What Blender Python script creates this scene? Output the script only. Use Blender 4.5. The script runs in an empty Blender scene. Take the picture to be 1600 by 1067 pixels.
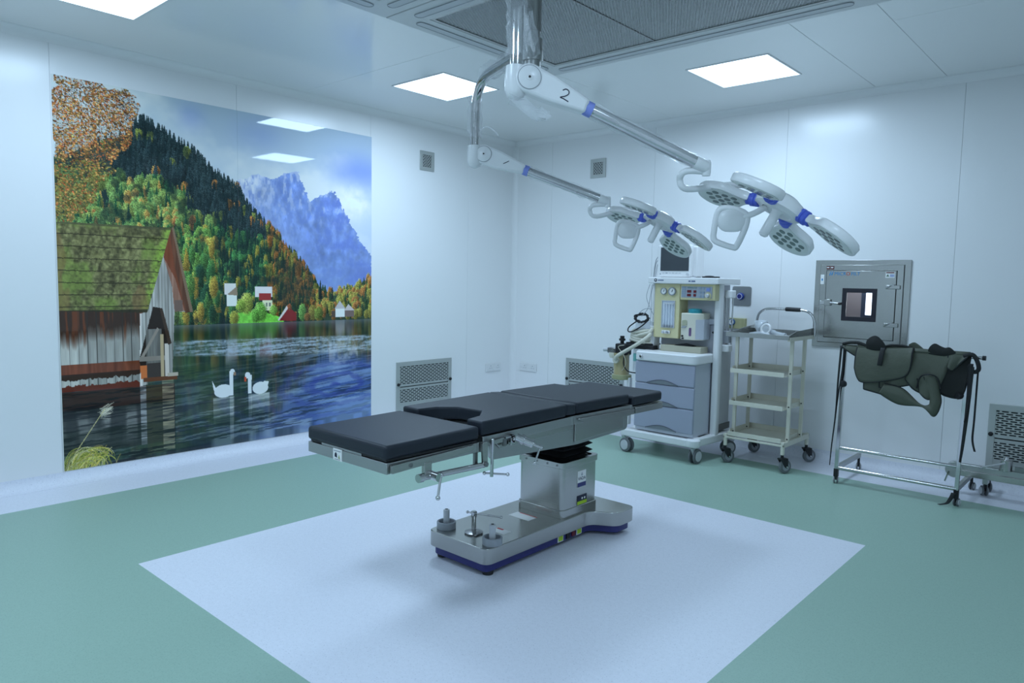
import bpy, bmesh, math, random
import numpy as np
from mathutils import Vector, Matrix

random.seed(7)
SC = bpy.context.scene
COL = SC.collection
PI = math.pi

# ------------------------------------------------------------------ camera
CAM_F, CAM_PITCH, CAM_ROLL, CAM_YAW = 1123.58, 0.0845587, 0.0186262, 0.7291551
fw = Vector((-math.sin(CAM_YAW) * math.cos(CAM_PITCH), math.cos(CAM_YAW) * math.cos(CAM_PITCH), -math.sin(CAM_PITCH)))
rt = fw.cross(Vector((0, 0, 1))).normalized()
up = rt.cross(fw)
r2 = rt * math.cos(CAM_ROLL) + up * math.sin(CAM_ROLL)
u2 = up * math.cos(CAM_ROLL) - rt * math.sin(CAM_ROLL)
cd = bpy.data.cameras.new('camera')
cd.sensor_width = 36.0
cd.lens = 36.0 * CAM_F / 1600.0
cd.clip_start = 0.02
cam = bpy.data.objects.new('camera', cd)
COL.objects.link(cam)
cam.matrix_world = Matrix(((r2.x, u2.x, -fw.x, 0), (r2.y, u2.y, -fw.y, 0), (r2.z, u2.z, -fw.z, 1.5), (0, 0, 0, 1)))
SC.camera = cam

# ------------------------------------------------------------------ light level
LIGHT_TINT = (0.565, 0.775, 1.0)          # cool ceiling panels
LIGHT_POWER = 5.0                      # glow of the diffuser face
PANEL_WATTS = 25.0                     # light each panel throws down
PANEL_SPREAD = 175.0
w = bpy.data.worlds.new('world'); SC.world = w; w.use_nodes = True
w.node_tree.nodes['Background'].inputs[0].default_value = (0.5, 0.75, 1, 1)
w.node_tree.nodes['Background'].inputs[1].default_value = 0.05
SC.view_settings.view_transform = 'Standard'
SC.view_settings.look = 'None'
SC.view_settings.gamma = 1.0
SC.view_settings.use_curve_mapping = False
SC.view_settings.exposure = 0.0

# ------------------------------------------------------------------ helpers
def lin(c):
    return c / 12.92 if c <= 0.04045 else ((c + 0.055) / 1.055) ** 2.4
def A(r, g, b, L=0.8):
    "surface colour of something that photographs as r,g,b under the cool light"
    return tuple(min(0.92, max(0.003, lin(v / 255.0) / (L * t) * 0.8)) for v, t in zip((r, g, b), LIGHT_TINT))
MATS = {}
def mat(name, col, rough=0.5, metal=0.0, var=0.05, vscale=6.0, bump=0.0, bscale=60.0, stretch=(1, 1, 1),
        alpha=1.0, trans=0.0, coat=0.0, emit=0.0, spec=0.5, rvar=0.0, ior=1.45):
    if name in MATS: return MATS[name]
    m = bpy.data.materials.new(name); m.use_nodes = True
    nt = m.node_tree; b = nt.nodes['Principled BSDF']
    b.inputs['Roughness'].default_value = rough
    b.inputs['Metallic'].default_value = metal
    b.inputs['Specular IOR Level'].default_value = spec
    b.inputs['Coat Weight'].default_value = coat
    b.inputs['Coat Roughness'].default_value = 0.08
    b.inputs['Alpha'].default_value = alpha
    b.inputs['Transmission Weight'].default_value = trans
    b.inputs['IOR'].default_value = ior
    tc = nt.nodes.new('ShaderNodeTexCoord'); mp = nt.nodes.new('ShaderNodeMapping')
    mp.inputs['Scale'].default_value = stretch
    nt.links.new(tc.outputs['Object'], mp.inputs[0])
    nz = nt.nodes.new('ShaderNodeTexNoise'); nz.inputs['Scale'].default_value = vscale
    nz.inputs['Detail'].default_value = 4
    nt.links.new(mp.outputs[0], nz.inputs['Vector'])
    mx = nt.nodes.new('ShaderNodeMix'); mx.data_type = 'RGBA'
    mx.inputs[6].default_value = tuple(c * (1 - var) for c in col) + (1,)
    mx.inputs[7].default_value = tuple(min(1, c * (1 + var)) for c in col) + (1,)
    nt.links.new(nz.outputs['Fac'], mx.inputs[0])
    nt.links.new(mx.outputs[2], b.inputs['Base Color'])
    if rvar:
        mr = nt.nodes.new('ShaderNodeMapRange')
        mr.inputs['To Min'].default_value = max(0.02, rough - rvar); mr.inputs['To Max'].default_value = rough + rvar
        nt.links.new(nz.outputs['Fac'], mr.inputs[0]); nt.links.new(mr.outputs[0], b.inputs['Roughness'])
    if bump:
        n2 = nt.nodes.new('ShaderNodeTexNoise'); n2.inputs['Scale'].default_value = bscale
        nt.links.new(mp.outputs[0], n2.inputs['Vector'])
        bp = nt.nodes.new('ShaderNodeBump'); bp.inputs['Strength'].default_value = bump; bp.inputs['Distance'].default_value = 0.01
        nt.links.new(n2.outputs['Fac'], bp.inputs['Height']); nt.links.new(bp.outputs[0], b.inputs['Normal'])
    if emit:
        b.inputs['Emission Color'].default_value = tuple(col) + (1,)
        b.inputs['Emission Strength'].default_value = emit
    MATS[name] = m
    return m

def rrect(x0, x1, y0, y1, r, n=5):
    p = []
    for cx, cy, a0 in ((x1 - r, y1 - r, 0), (x0 + r, y1 - r, 90), (x0 + r, y0 + r, 180), (x1 - r, y0 + r, 270)):
        for i in range(n + 1):
            a = math.radians(a0 + 90 * i / n); p.append((cx + r * math.cos(a), cy + r * math.sin(a)))
    return p
def circ(cx, cy, r, n=20):
    return [(cx + r * math.cos(2 * PI * i / n), cy + r * math.sin(2 * PI * i / n)) for i in range(n)]
def bez(pts, n=8):
    "Catmull-Rom through pts"
    pts = [Vector(p) for p in pts]; out = []
    for i in range(len(pts) - 1):
        p0 = pts[max(i - 1, 0)]; p1 = pts[i]; p2 = pts[i + 1]; p3 = pts[min(i + 2, len(pts) - 1)]
        for k in range(n):
            t = k / n
            out.append(0.5 * ((2 * p1) + (p2 - p0) * t + (2 * p0 - 5 * p1 + 4 * p2 - p3) * t * t + (3 * p1 - p0 - 3 * p2 + p3) * t ** 3))
    out.append(pts[-1]); return out

OFF = {}
class G:
    def __init__(s): s.v = []; s.f = []
    def add(s, vs, fs):
        b = len(s.v); s.v += [tuple(q) for q in vs]; s.f += [tuple(i + b for i in f) for f in fs]; return s
    def box(s, x0, x1, y0, y1, z0, z1):
        return s.add([(x, y, z) for z in (z0, z1) for y in (y0, y1) for x in (x0, x1)],
                     [(0, 2, 3, 1), (4, 5, 7, 6), (0, 1, 5, 4), (2, 6, 7, 3), (0, 4, 6, 2), (1, 3, 7, 5)])
    def obox(s, c, a, b, d):
        c, a, b, d = Vector(c), Vector(a), Vector(b), Vector(d)
        return s.add([c + a * i + b * j + d * k for k in (-1, 1) for j in (-1, 1) for i in (-1, 1)],
                     [(0, 2, 3, 1), (4, 5, 7, 6), (0, 1, 5, 4), (2, 6, 7, 3), (0, 4, 6, 2), (1, 3, 7, 5)])
    def _m(s, p, h, ax):
        return (p[0], p[1], h) if ax == 'z' else ((p[0], h, p[1]) if ax == 'y' else (h, p[0], p[1]))
    def prism(s, poly, a, b, ax='z'):
        n = len(poly)
        return s.add([s._m(p, a, ax) for p in poly] + [s._m(p, b, ax) for p in poly],
                     [tuple(range(n))[::-1], tuple(range(n, 2 * n))] + [(i, (i + 1) % n, n + (i + 1) % n, n + i) for i in range(n)])
    def frame(s, po, pi, a, b, ax='z'):
        n = len(po)
        vs = [s._m(p, h, ax) for h in (a, b) for q in (po, pi) for p in q]
        fs = []
        for i in range(n):
            j = (i + 1) % n
            fs += [(i, j, n + j, n + i), (2 * n + i, 3 * n + i, 3 * n + j, 2 * n + j), (i, 2 * n + i, 2 * n + j, j), (n + i, n + j, 3 * n + j, 3 * n + i)]
        return s.add(vs, fs)
    def tube(s, pts, r, n=10, closed=False, cap=True):
        pts = [Vector(p) for p in pts]; m = len(pts)
        rs = list(r) if isinstance(r, (list, tuple)) else [r] * m
        T = []
        for i in range(m):
            if closed: d = pts[(i + 1) % m] - pts[i - 1]
            else: d = pts[min(i + 1, m - 1)] - pts[max(i - 1, 0)]
            T.append(d.normalized() if d.length > 1e-9 else Vector((0, 0, 1)))
        ref = Vector((0, 0, 1)) if abs(T[0].z) < 0.9 else Vector((1, 0, 0))
        nrm = (ref - T[0] * ref.dot(T[0])).normalized()
        vs = []
        for i in range(m):
            nrm = (nrm - T[i] * nrm.dot(T[i])).normalized(); bn = T[i].cross(nrm)
            for k in range(n):
                a = 2 * PI * k / n; vs.append(pts[i] + (nrm * math.cos(a) + bn * math.sin(a)) * rs[i])
        fs = []
        for i in range(m if closed else m - 1):
            i2 = (i + 1) % m
            for k in range(n):
                k2 = (k + 1) % n; fs.append((i * n + k, i * n + k2, i2 * n + k2, i2 * n + k))
        if cap and not closed: fs += [tuple(range(n))[::-1], tuple(range((m - 1) * n, m * n))]
        return s.add(vs, fs)
    def cyl(s, a, b, r, r1=None, n=20):
        return s.tube([a, b], [r, r if r1 is None else r1], n)
    def lathe(s, prof, o=(0, 0, 0), axis=(0, 0, 1), n=24):
        "prof: (radius, height) list along axis from o"
        o = Vector(o); ax = Vector(axis).normalized()
        e = Vector((1, 0, 0)) if abs(ax.x) < 0.9 else Vector((0, 1, 0))
        e1 = (e - ax * e.dot(ax)).normalized(); e2 = ax.cross(e1)
        vs = []; m = len(prof)
        for r, h in prof:
            for k in range(n):
                a = 2 * PI * k / n; vs.append(o + ax * h + (e1 * math.cos(a) + e2 * math.sin(a)) * max(r, 1e-4))
        fs = [(i * n + k, i * n + (k + 1) % n, (i + 1) * n + (k + 1) % n, (i + 1) * n + k) for i in range(m - 1) for k in range(n)]
        fs += [tuple(range(n))[::-1], tuple(range((m - 1) * n, m * n))]
        return s.add(vs, fs)
    def ell(s, c, rx, ry, rz, n=16, m=10):
        vs = []; fs = []
        for i in range(m + 1):
            t = PI * i / m
            for k in range(n):
                a = 2 * PI * k / n
                vs.append((c[0] + rx * math.sin(t) * math.cos(a), c[1] + ry * math.sin(t) * math.sin(a), c[2] + rz * math.cos(t)))
        fs = [(i * n + k, i * n + (k + 1) % n, (i + 1) * n + (k + 1) % n, (i + 1) * n + k) for i in range(m) for k in range(n)]
        return s.add(vs, fs)
    def surf(s, fn, nu, nv):
        return s.add([fn(i / nu, j / nv) for j in range(nv + 1) for i in range(nu + 1)],
                     [(j * (nu + 1) + i, j * (nu + 1) + i + 1, (j + 1) * (nu + 1) + i + 1, (j + 1) * (nu + 1) + i) for j in range(nv) for i in range(nu)])
    def build(s, name, m, parent=None, bevel=0.0, ang=40, seg=2, solid=0.0, sub=0, weld=False, label=None):
        off = Vector((0, 0, 0)); r = parent
        while r is not None:
            if r.name in OFF: off = OFF[r.name]; break
            r = r.parent
        me = bpy.data.meshes.new(name)
        me.from_pydata([Vector(q) - off for q in s.v], [], s.f)
        bm = bmesh.new(); bm.from_mesh(me)
        if weld: bmesh.ops.remove_doubles(bm, verts=bm.verts, dist=1e-5)
        bmesh.ops.recalc_face_normals(bm, faces=bm.faces); bm.to_mesh(me); bm.free()
        me.polygons.foreach_set('use_smooth', [True] * len(me.polygons))
        me.set_sharp_from_angle(angle=math.radians(ang))
        me.materials.append(m)
        o = bpy.data.objects.new(name, me); COL.objects.link(o); o.parent = parent
        if solid:
            q = o.modifiers.new('solid', 'SOLIDIFY'); q.thickness = solid; q.offset = 0
        if bevel:
            q = o.modifiers.new('bevel', 'BEVEL'); q.width = bevel; q.segments = seg; q.limit_method = 'ANGLE'; q.angle_limit = math.radians(40)
        if sub:
            q = o.modifiers.new('sub', 'SUBSURF'); q.levels = sub; q.render_levels = sub
        if label: o['label'] = label
        return o

def thing(name, label, cat, loc, rz=0.0, group=None, world=True):
    o = bpy.data.objects.new(name, None); COL.objects.link(o)
    o.empty_display_size = 0.1; o.location = loc; o.rotation_euler = (0, 0, rz)
    o['label'] = label; o['category'] = cat
    if group: o['group'] = group
    OFF[o.name] = Vector(loc) if world else Vector((0, 0, 0))
    return o
def tag(o, label, cat, group=None):
    o['label'] = label; o['category'] = cat
    if group: o['group'] = group
    return o
def struct(o): o['kind'] = 'structure'; return o
def share(o, name, parent, loc):
    c = bpy.data.objects.new(name, o.data); COL.objects.link(c); c.parent = parent; c.location = loc
    for md in o.modifiers:
        q = c.modifiers.new(md.name, md.type)
        if md.type == 'BEVEL': q.width = md.width; q.segments = md.segments; q.limit_method = 'ANGLE'; q.angle_limit = md.angle_limit
    return c
def text(name, body, size, m, parent, mw, extrude=0.0006):
    cu = bpy.data.curves.new(name, 'FONT'); cu.body = body; cu.size = size; cu.extrude = extrude
    cu.align_x = 'CENTER'; cu.align_y = 'CENTER'
    cu.materials.append(m)
    o = bpy.data.objects.new(name, cu); COL.objects.link(o); o.parent = parent
    off = Vector((0, 0, 0)); r = parent
    while r is not None:
        if r.name in OFF: off = OFF[r.name]; break
        r = r.parent
    me = bpy.data.meshes.new_from_object(o.evaluated_get(bpy.context.evaluated_depsgraph_get()))
    q = bpy.data.objects.new(name + '_mesh', me); bpy.data.objects.remove(o); q.name = name; COL.objects.link(q)
    q.parent = parent; q.matrix_local = Matrix.Translation(-off) @ mw
    return q
def basis(o, x, z, y=None):
    "matrix with local x, local z(normal) at o"
    x = Vector(x).normalized(); z = Vector(z).normalized(); y = z.cross(x)
    return Matrix(((x.x, y.x, z.x, o[0]), (x.y, y.y, z.y, o[1]), (x.z, y.z, z.z, o[2]), (0, 0, 0, 1)))

# ------------------------------------------------------------------ materials
M_WALL = mat('wall_panel_white', (0.86, 0.86, 0.86), 0.22, var=0.01, vscale=1.5, spec=0.5)
M_CEIL = mat('ceiling_panel_white', (0.88, 0.88, 0.87), 0.13, var=0.02, vscale=1.2, spec=0.5)
M_GAP = mat('seam_grey', (0.66, 0.67, 0.68), 0.7)
M_STEEL = mat('brushed_steel', (0.44, 0.44, 0.42), 0.24, 1.0, var=0.06, vscale=9, bump=0.03, bscale=120, stretch=(1, 1, 14), rvar=0.06)
M_STEEL2 = mat('satin_steel_grey', (0.42, 0.43, 0.42), 0.34, 1.0, var=0.06, vscale=5, rvar=0.05)
M_CHROME = mat('chrome', (0.56, 0.56, 0.56), 0.10, 1.0, var=0.03)
M_DARKSTEEL = mat('dark_steel', (0.25, 0.25, 0.25), 0.3, 1.0)
M_BLACKPAD = mat('black_vinyl', (0.014, 0.019, 0.028), 0.48, var=0.12, vscale=3, bump=0.03, bscale=220, spec=0.42)
M_BLACK = mat('black_plastic', (0.012, 0.012, 0.014), 0.45)
M_RUBBER = mat('black_rubber_bellows', (0.006, 0.006, 0.007), 0.6)
M_NAVY = mat('navy_blue_paint', (0.028, 0.03, 0.16), 0.4)
M_WHITE = mat('white_plastic', (0.78, 0.78, 0.78), 0.35, var=0.02)
M_LAMPW = mat('lamp_white_enamel', (0.80, 0.81, 0.81), 0.25, var=0.02)
M_BLUE = mat('blue_silicone', (0.09, 0.14, 0.62), 0.4)
M_BLUETAPE = mat('blue_tape', (0.24, 0.30, 0.72), 0.5)
M_CREAM = mat('cream_enamel', (0.70, 0.67, 0.56), 0.4, var=0.04)
M_YELLOW = mat('pale_yellow_panel', (0.68, 0.62, 0.36), 0.45, var=0.03)
M_GREY = mat('grey_plastic', (0.33, 0.35, 0.38), 0.5)
M_LGREY = mat('light_grey_plastic', (0.55, 0.56, 0.58), 0.45)
M_DRAWER = mat('blue_grey_drawer', (0.36, 0.38, 0.47), 0.42, var=0.03)
M_CABSIDE = mat('pale_blue_grey_side', (0.55, 0.57, 0.63), 0.45, var=0.03)
M_SCREEN = mat('dark_screen', (0.045, 0.055, 0.065), 0.15, spec=0.6)
M_RED = mat('red_print', (0.5, 0.03, 0.03), 0.5)
M_DRED = mat('dark_red_display', (0.16, 0.012, 0.02), 0.3)
M_TEAL = mat('teal_cap', (0.03, 0.30, 0.36), 0.3)
M_LABEL = mat('white_label', (0.82, 0.82, 0.80), 0.5)
M_LIME = mat('lime_label', (0.42, 0.62, 0.03), 0.5)
M_INK = mat('dark_ink', (0.02, 0.025, 0.05), 0.6)
M_BLUEINK = mat('blue_ink', (0.02, 0.22, 0.5), 0.5)
M_HOSE = mat('cream_hose', (0.62, 0.60, 0.50), 0.45)
M_WHEEL = mat('grey_tyre', (0.16, 0.17, 0.18), 0.6)
M_OLIVE = mat('olive_cloth', (0.085, 0.095, 0.068), 0.6, var=0.18, vscale=7, bump=0.25, bscale=35)
M_OLIVED = mat('dark_lining_cloth', (0.012, 0.013, 0.012), 0.7, var=0.2)
M_BIND = mat('black_binding', (0.012, 0.013, 0.014), 0.6)
M_LENS = mat('lens_glass_grey', (0.13, 0.17, 0.17), 0.12, spec=0.6)
M_LENSP = mat('lamp_underside', (0.70, 0.74, 0.71), 0.35, var=0.02)
M_PLASTIC = mat('clear_plastic_film', (0.9, 0.92, 0.95), 0.15, alpha=0.24, spec=0.8, var=0.0, bump=0.6, bscale=30)
M_CLEAR = mat('clear_tube', (0.85, 0.9, 0.95), 0.08, alpha=0.45, spec=0.7)
M_AMBER = mat('amber_canister', (0.50, 0.42, 0.22), 0.15, alpha=0.75, spec=0.6)
M_DARKVOID = mat('dark_void', (0.02, 0.022, 0.022), 0.8)
M_WOODBLOCK = mat('tan_block', (0.46, 0.44, 0.24), 0.5, var=0.15, vscale=3, stretch=(12, 1, 1))

def speckle(name, col, dark, scale, thr, rough):
    m = bpy.data.materials.new(name); m.use_nodes = True; nt = m.node_tree; b = nt.nodes['Principled BSDF']
    tc = nt.nodes.new('ShaderNodeTexCoord')
    n1 = nt.nodes.new('ShaderNodeTexNoise'); n1.inputs['Scale'].default_value = scale; n1.inputs['Detail'].default_value = 2
    n2 = nt.nodes.new('ShaderNodeTexNoise'); n2.inputs['Scale'].default_value = scale * 0.33; n2.inputs['Detail'].default_value = 3
    n3 = nt.nodes.new('ShaderNodeTexNoise'); n3.inputs['Scale'].default_value = 0.8
    for n in (n1, n2, n3): nt.links.new(tc.outputs['Object'], n.inputs['Vector'])
    r1 = nt.nodes.new('ShaderNodeValToRGB'); r1.color_ramp.elements[0].position = thr; r1.color_ramp.elements[1].position = thr + 0.06
    r1.color_ramp.elements[0].color = (1, 1, 1, 1); r1.color_ramp.elements[1].color = (0, 0, 0, 1)
    nt.links.new(n1.outputs['Fac'], r1.inputs[0])
    mx = nt.nodes.new('ShaderNodeMix'); mx.data_type = 'RGBA'
    mx.inputs[6].default_value = tuple(c * 0.96 for c in col) + (1,); mx.inputs[7].default_value = tuple(c * 1.04 for c in col) + (1,)
    ad = nt.nodes.new('ShaderNodeMath'); ad.operation = 'MULTIPLY_ADD'; ad.inputs[1].default_value = 1.6; ad.inputs[2].default_value = -0.3
    nt.links.new(n2.outputs['Fac'], ad.inputs[0]); nt.links.new(ad.outputs[0], mx.inputs[0])
    m2 = nt.nodes.new('ShaderNodeMix'); m2.data_type = 'RGBA'; m2.inputs[7].default_value = dark + (1,)
    nt.links.new(mx.outputs[2], m2.inputs[6]); nt.links.new(r1.outputs[0], m2.inputs[0])
    nt.links.new(m2.outputs[2], b.inputs['Base Color'])
    b.inputs['Roughness'].default_value = rough; b.inputs['Specular IOR Level'].default_value = 0.35
    mr = nt.nodes.new('ShaderNodeMapRange'); mr.inputs['To Min'].default_value = rough - 0.05; mr.inputs['To Max'].default_value = rough + 0.08
    nt.links.new(n3.outputs['Fac'], mr.inputs[0]); nt.links.new(mr.outputs[0], b.inputs['Roughness'])
    return m
M_GREEN = speckle('green_vinyl', (0.33, 0.475, 0.39), (0.27, 0.415, 0.34), 150, 0.36, 0.42)
M_PALE = speckle('pale_speckled_vinyl', (0.77, 0.78, 0.85), (0.56, 0.57, 0.64), 150, 0.31, 0.42)

# ------------------------------------------------------------------ room
XL, XR, YB, YF, ZC = -5.70, 0.72, 6.39, -0.55, 3.10
BX0, BX1, BY0, BY1 = -5.23, 0.25, -0.05, 5.89          # green field
WX0, WX1, WY0, WY1 = -3.84, -1.165, 1.42, 4.43         # pale centre
fl = struct(G().box(XL - .1, XR + .1, YF - .1, YB + .1, -0.12, -0.006).build('floor', M_GAP))
def sheet(name, m, o, i):
    g = G(); z0, z1 = -0.006, 0.0
    if i is None: g.box(o[0], o[1], o[2], o[3], z0, z1)
    else:
        g.frame([(o[0], o[2]), (o[1], o[2]), (o[1], o[3]), (o[0], o[3])], [(i[0], i[2]), (i[1], i[2]), (i[1], i[3]), (i[0], i[3])], z0, z1)
    return g.build(name, m, fl)
sheet('green_vinyl', M_GREEN, (BX0, BX1, BY0, BY1), (WX0, WX1, WY0, WY1))
sheet('pale_vinyl_inlay', M_PALE, (WX0, WX1, WY0, WY1), None)
sheet('pale_vinyl_border', M_PALE, (XL, XR, YF, YB), (BX0, BX1, BY0, BY1))

GAP = 0.0010
def wall(name, edges, horiz, fixed, out, z1=ZC, hole=None):
    "panelled wall: slab behind, one panel per pair of edges"
    t = 0.004 * out
    g = G()
    RR = lambda a, b, c, d: [(a, c), (b, c), (b, d), (a, d)]
    if hole: g.frame(RR(edges[0], edges[-1], 0, z1), RR(*hole), fixed - t, fixed - t - 0.1 * out, 'y')
    elif horiz == 'x': g.box(edges[0], edges[-1], fixed - t, fixed - t - 0.1 * out, 0, z1)
    else: g.box(fixed - t, fixed - t - 0.1 * out, edges[0], edges[-1], 0, z1)
    wl = struct(g.build(name, M_GAP))
    for a, b in zip(edges[:-1], edges[1:]):
        g = G()
        if hole and a < hole[0] < b: g.frame(RR(a + GAP, b - GAP, 0, z1), RR(*hole), fixed, fixed - t, 'y')
        elif horiz == 'x': g.box(a + GAP, b - GAP, fixed, fixed - t, 0.0, z1)
        else: g.box(fixed, fixed - t, a + GAP, b - GAP, 0.0, z1)
        g.build('panel', M_WALL, wl, bevel=0.0012)
    return wl
wall('wall_back', [XL, -5.15, -3.835, -2.512, -1.18, 0.14, XR], 'x', YB, -1, hole=(-2.14, -1.54, 1.05, 1.66))
wall('wall_left', [YF, 0.30, 1.622, 2.955, 4.30, 5.62, YB], 'y', XL, 1)
wall('wall_front', [XL, -4.4, -3.1, -1.8, -0.5, XR], 'x', YF, 1)
wall('wall_right', [YF, 0.8, 2.1, 3.4, 4.7, YB], 'y', XR, -1)
ce = struct(G().box(XL - .1, XR + .1, YF - .1, YB + .1, ZC + 0.012, ZC + 0.1).build('ceiling', M_GAP))
for a, b, c, d in ((XL, -3.61, 3.54, YB), (-3.61, -1.80, 4.43, YB), (-1.80, -1.30, 4.43, YB), (-1.30, XR, 4.84, YB), (-1.20, XR, 2.83, 4.43),
                   (-1.30, XR, 4.43, 4.84), (XL, -3.61, 0.9, 3.54), (XL, -3.61, YF, 0.9), (-3.61, -1.20, YF, 1.23), (-1.20, XR, 0.9, 2.83), (-1.20, XR, YF, 0.9)):
    G().box(a + GAP, b - GAP, c + GAP, d - GAP, ZC, ZC + 0.012).build('panel', M_CEIL, ce, bevel=0.002)
# coved skirting and coving
def cove(name, m, p0, p1, nrm, r, z, dirz, lift=0.0, kind=True):
    "quarter-round hollow between a vertical plane and a horizontal one"
    p0, p1, nrm = Vector(p0), Vector(p1), Vector(nrm); prof = []
    N = 10
    for i in range(N + 1):
        a = PI / 2 * i / N
        prof.append((r - r * math.sin(a), (r - r * math.cos(a)) * dirz))
    prof.append((-0.004, prof[-1][1])); prof.append((-0.004, -0.004 * dirz)); prof.append((r, -0.004 * dirz))
    n = len(prof); vs = []
    for p in (p0, p1):
        for d, h in prof: vs.append(p + nrm * (d + 0.003) + Vector((0, 0, z + h + 0.002 * dirz)))
    fs = [(i, (i + 1) % n, n + (i + 1) % n, n + i) for i in range(n)] + [tuple(range(n))[::-1], tuple(range(n, 2 * n))]
    o = G().add(vs, fs).build(name, m)
    return struct(o)
cove('baseboard_left', M_PALE, (XL, YF, 0), (XL, YB, 0), (1, 0, 0), 0.083, 0.0, 1)
cove('baseboard_back', M_PALE, (XL, YB, 0), (XR, YB, 0), (0, -1, 0), 0.083, 0.0, 1)
cove('baseboard_front', M_PALE, (XL, YF, 0), (XR, YF, 0), (0, 1, 0), 0.083, 0.0, 1)
cove('baseboard_right', M_PALE, (XR, YF, 0), (XR, YB, 0), (-1, 0, 0), 0.083, 0.0, 1)
cove('trim_1', M_WALL, (XL, YF, 0), (XL, YB, 0), (1, 0, 0), 0.055, ZC, -1)
cove('trim_2', M_WALL, (XL, YB, 0), (XR, YB, 0), (0, -1, 0), 0.055, ZC, -1)
cove('trim_3', M_WALL, (XL, YF, 0), (XR, YF, 0), (0, 1, 0), 0.055, ZC, -1)
cove('trim_4', M_WALL, (XR, YF, 0), (XR, YB, 0), (-1, 0, 0), 0.055, ZC, -1)
g = G(); pr = []
for i in range(9):
    a = PI / 2 * i / 8; pr.append((XL + 0.002 + 0.05 - 0.05 * math.sin(a), YB - 0.002 - 0.05 + 0.05 * math.cos(a)))
pr = [(XL + 0.052, YB - 0.002)] + pr[1:-1] + [(XL + 0.002, YB - 0.052), (XL - 0.003, YB - 0.052), (XL - 0.003, YB + 0.003), (XL + 0.052, YB + 0.003)]
# hollow corner coving between the two walls
pr = [(XL + 0.052 - 0.05 * math.sin(PI / 2 * i / 8), YB - 0.052 + 0.05 * math.cos(PI / 2 * i / 8)) for i in range(0)]
arc = [(XL + 0.052 + 0.05 * math.cos(PI / 2 + PI / 2 * i / 8), YB - 0.052 + 0.05 * math.sin(PI / 2 + PI / 2 * i / 8)) for i in range(9)]
pr = arc + [(XL - 0.003, YB - 0.052), (XL - 0.003, YB + 0.003), (XL + 0.052, YB + 0.003)]
struct(g.prism(pr, 0.09, ZC - 0.05).build('trim_5', M_WALL))

# ------------------------------------------------------------------ ceiling lamps
M_EMIT = bpy.data.materials.new('lamp_diffuser'); M_EMIT.use_nodes = True
nt = M_EMIT.node_tree; nt.nodes.remove(nt.nodes['Principled BSDF'])
em = nt.nodes.new('ShaderNodeEmission'); em.inputs[0].default_value = LIGHT_TINT + (1,); em.inputs[1].default_value = LIGHT_POWER
nt.links.new(em.outputs[0], nt.nodes['Material Output'].inputs[0])
def ceiling_light(cx, cy, label, k=1.0, s=0.305):
    t = thing('ceiling_light', label, 'ceiling light', (cx, cy, ZC), group='square ceiling light panels')
    o = [(cx - s - .012, cy - s - .012), (cx + s + .012, cy - s - .012), (cx + s + .012, cy + s + .012), (cx - s - .012, cy + s + .012)]
    i = [(cx - s, cy - s), (cx + s, cy - s), (cx + s, cy + s), (cx - s, cy + s)]
    G().frame(o, i, ZC - 0.005, ZC).build('frame', M_WHITE, t)
    G().box(cx - s, cx + s, cy - s, cy + s, ZC - 0.004, ZC - 0.0005).build('diffuser', M_EMIT, t)
    ld = bpy.data.lights.new('panel_light', 'AREA'); ld.shape = 'SQUARE'; ld.size = 2 * s - .01; ld.energy = PANEL_WATTS * k; ld.color = LIGHT_TINT; ld.spread = math.radians(PANEL_SPREAD)
    lo = bpy.data.objects.new('panel_light', ld); COL.objects.link(lo); lo.parent = t; lo.location = (0, 0, -0.007)
ceiling_light(-4.56, 4.21, 'lit square ceiling panel between the mural wall and the surgical lamp column', 1.2)
ceiling_light(-2.44, 5.30, 'lit square ceiling panel near the back wall, above the pass box side', 1.0)
ceiling_light(-2.44, 0.55, 'unseen lit ceiling panel added over the front of the room, behind the picture plane', 1.2)  # out of view, added to lift the shadows under the table
ceiling_light(-0.37, 1.575, 'unseen lit ceiling panel added over the right side of the room, outside the picture', 0.6)  # second unseen panel, a weaker fill added against dark table shadows
ceiling_light(-4.63, 1.575, 'lit square ceiling panel cut by the top edge, above the left of the mural', 0.75)
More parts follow.
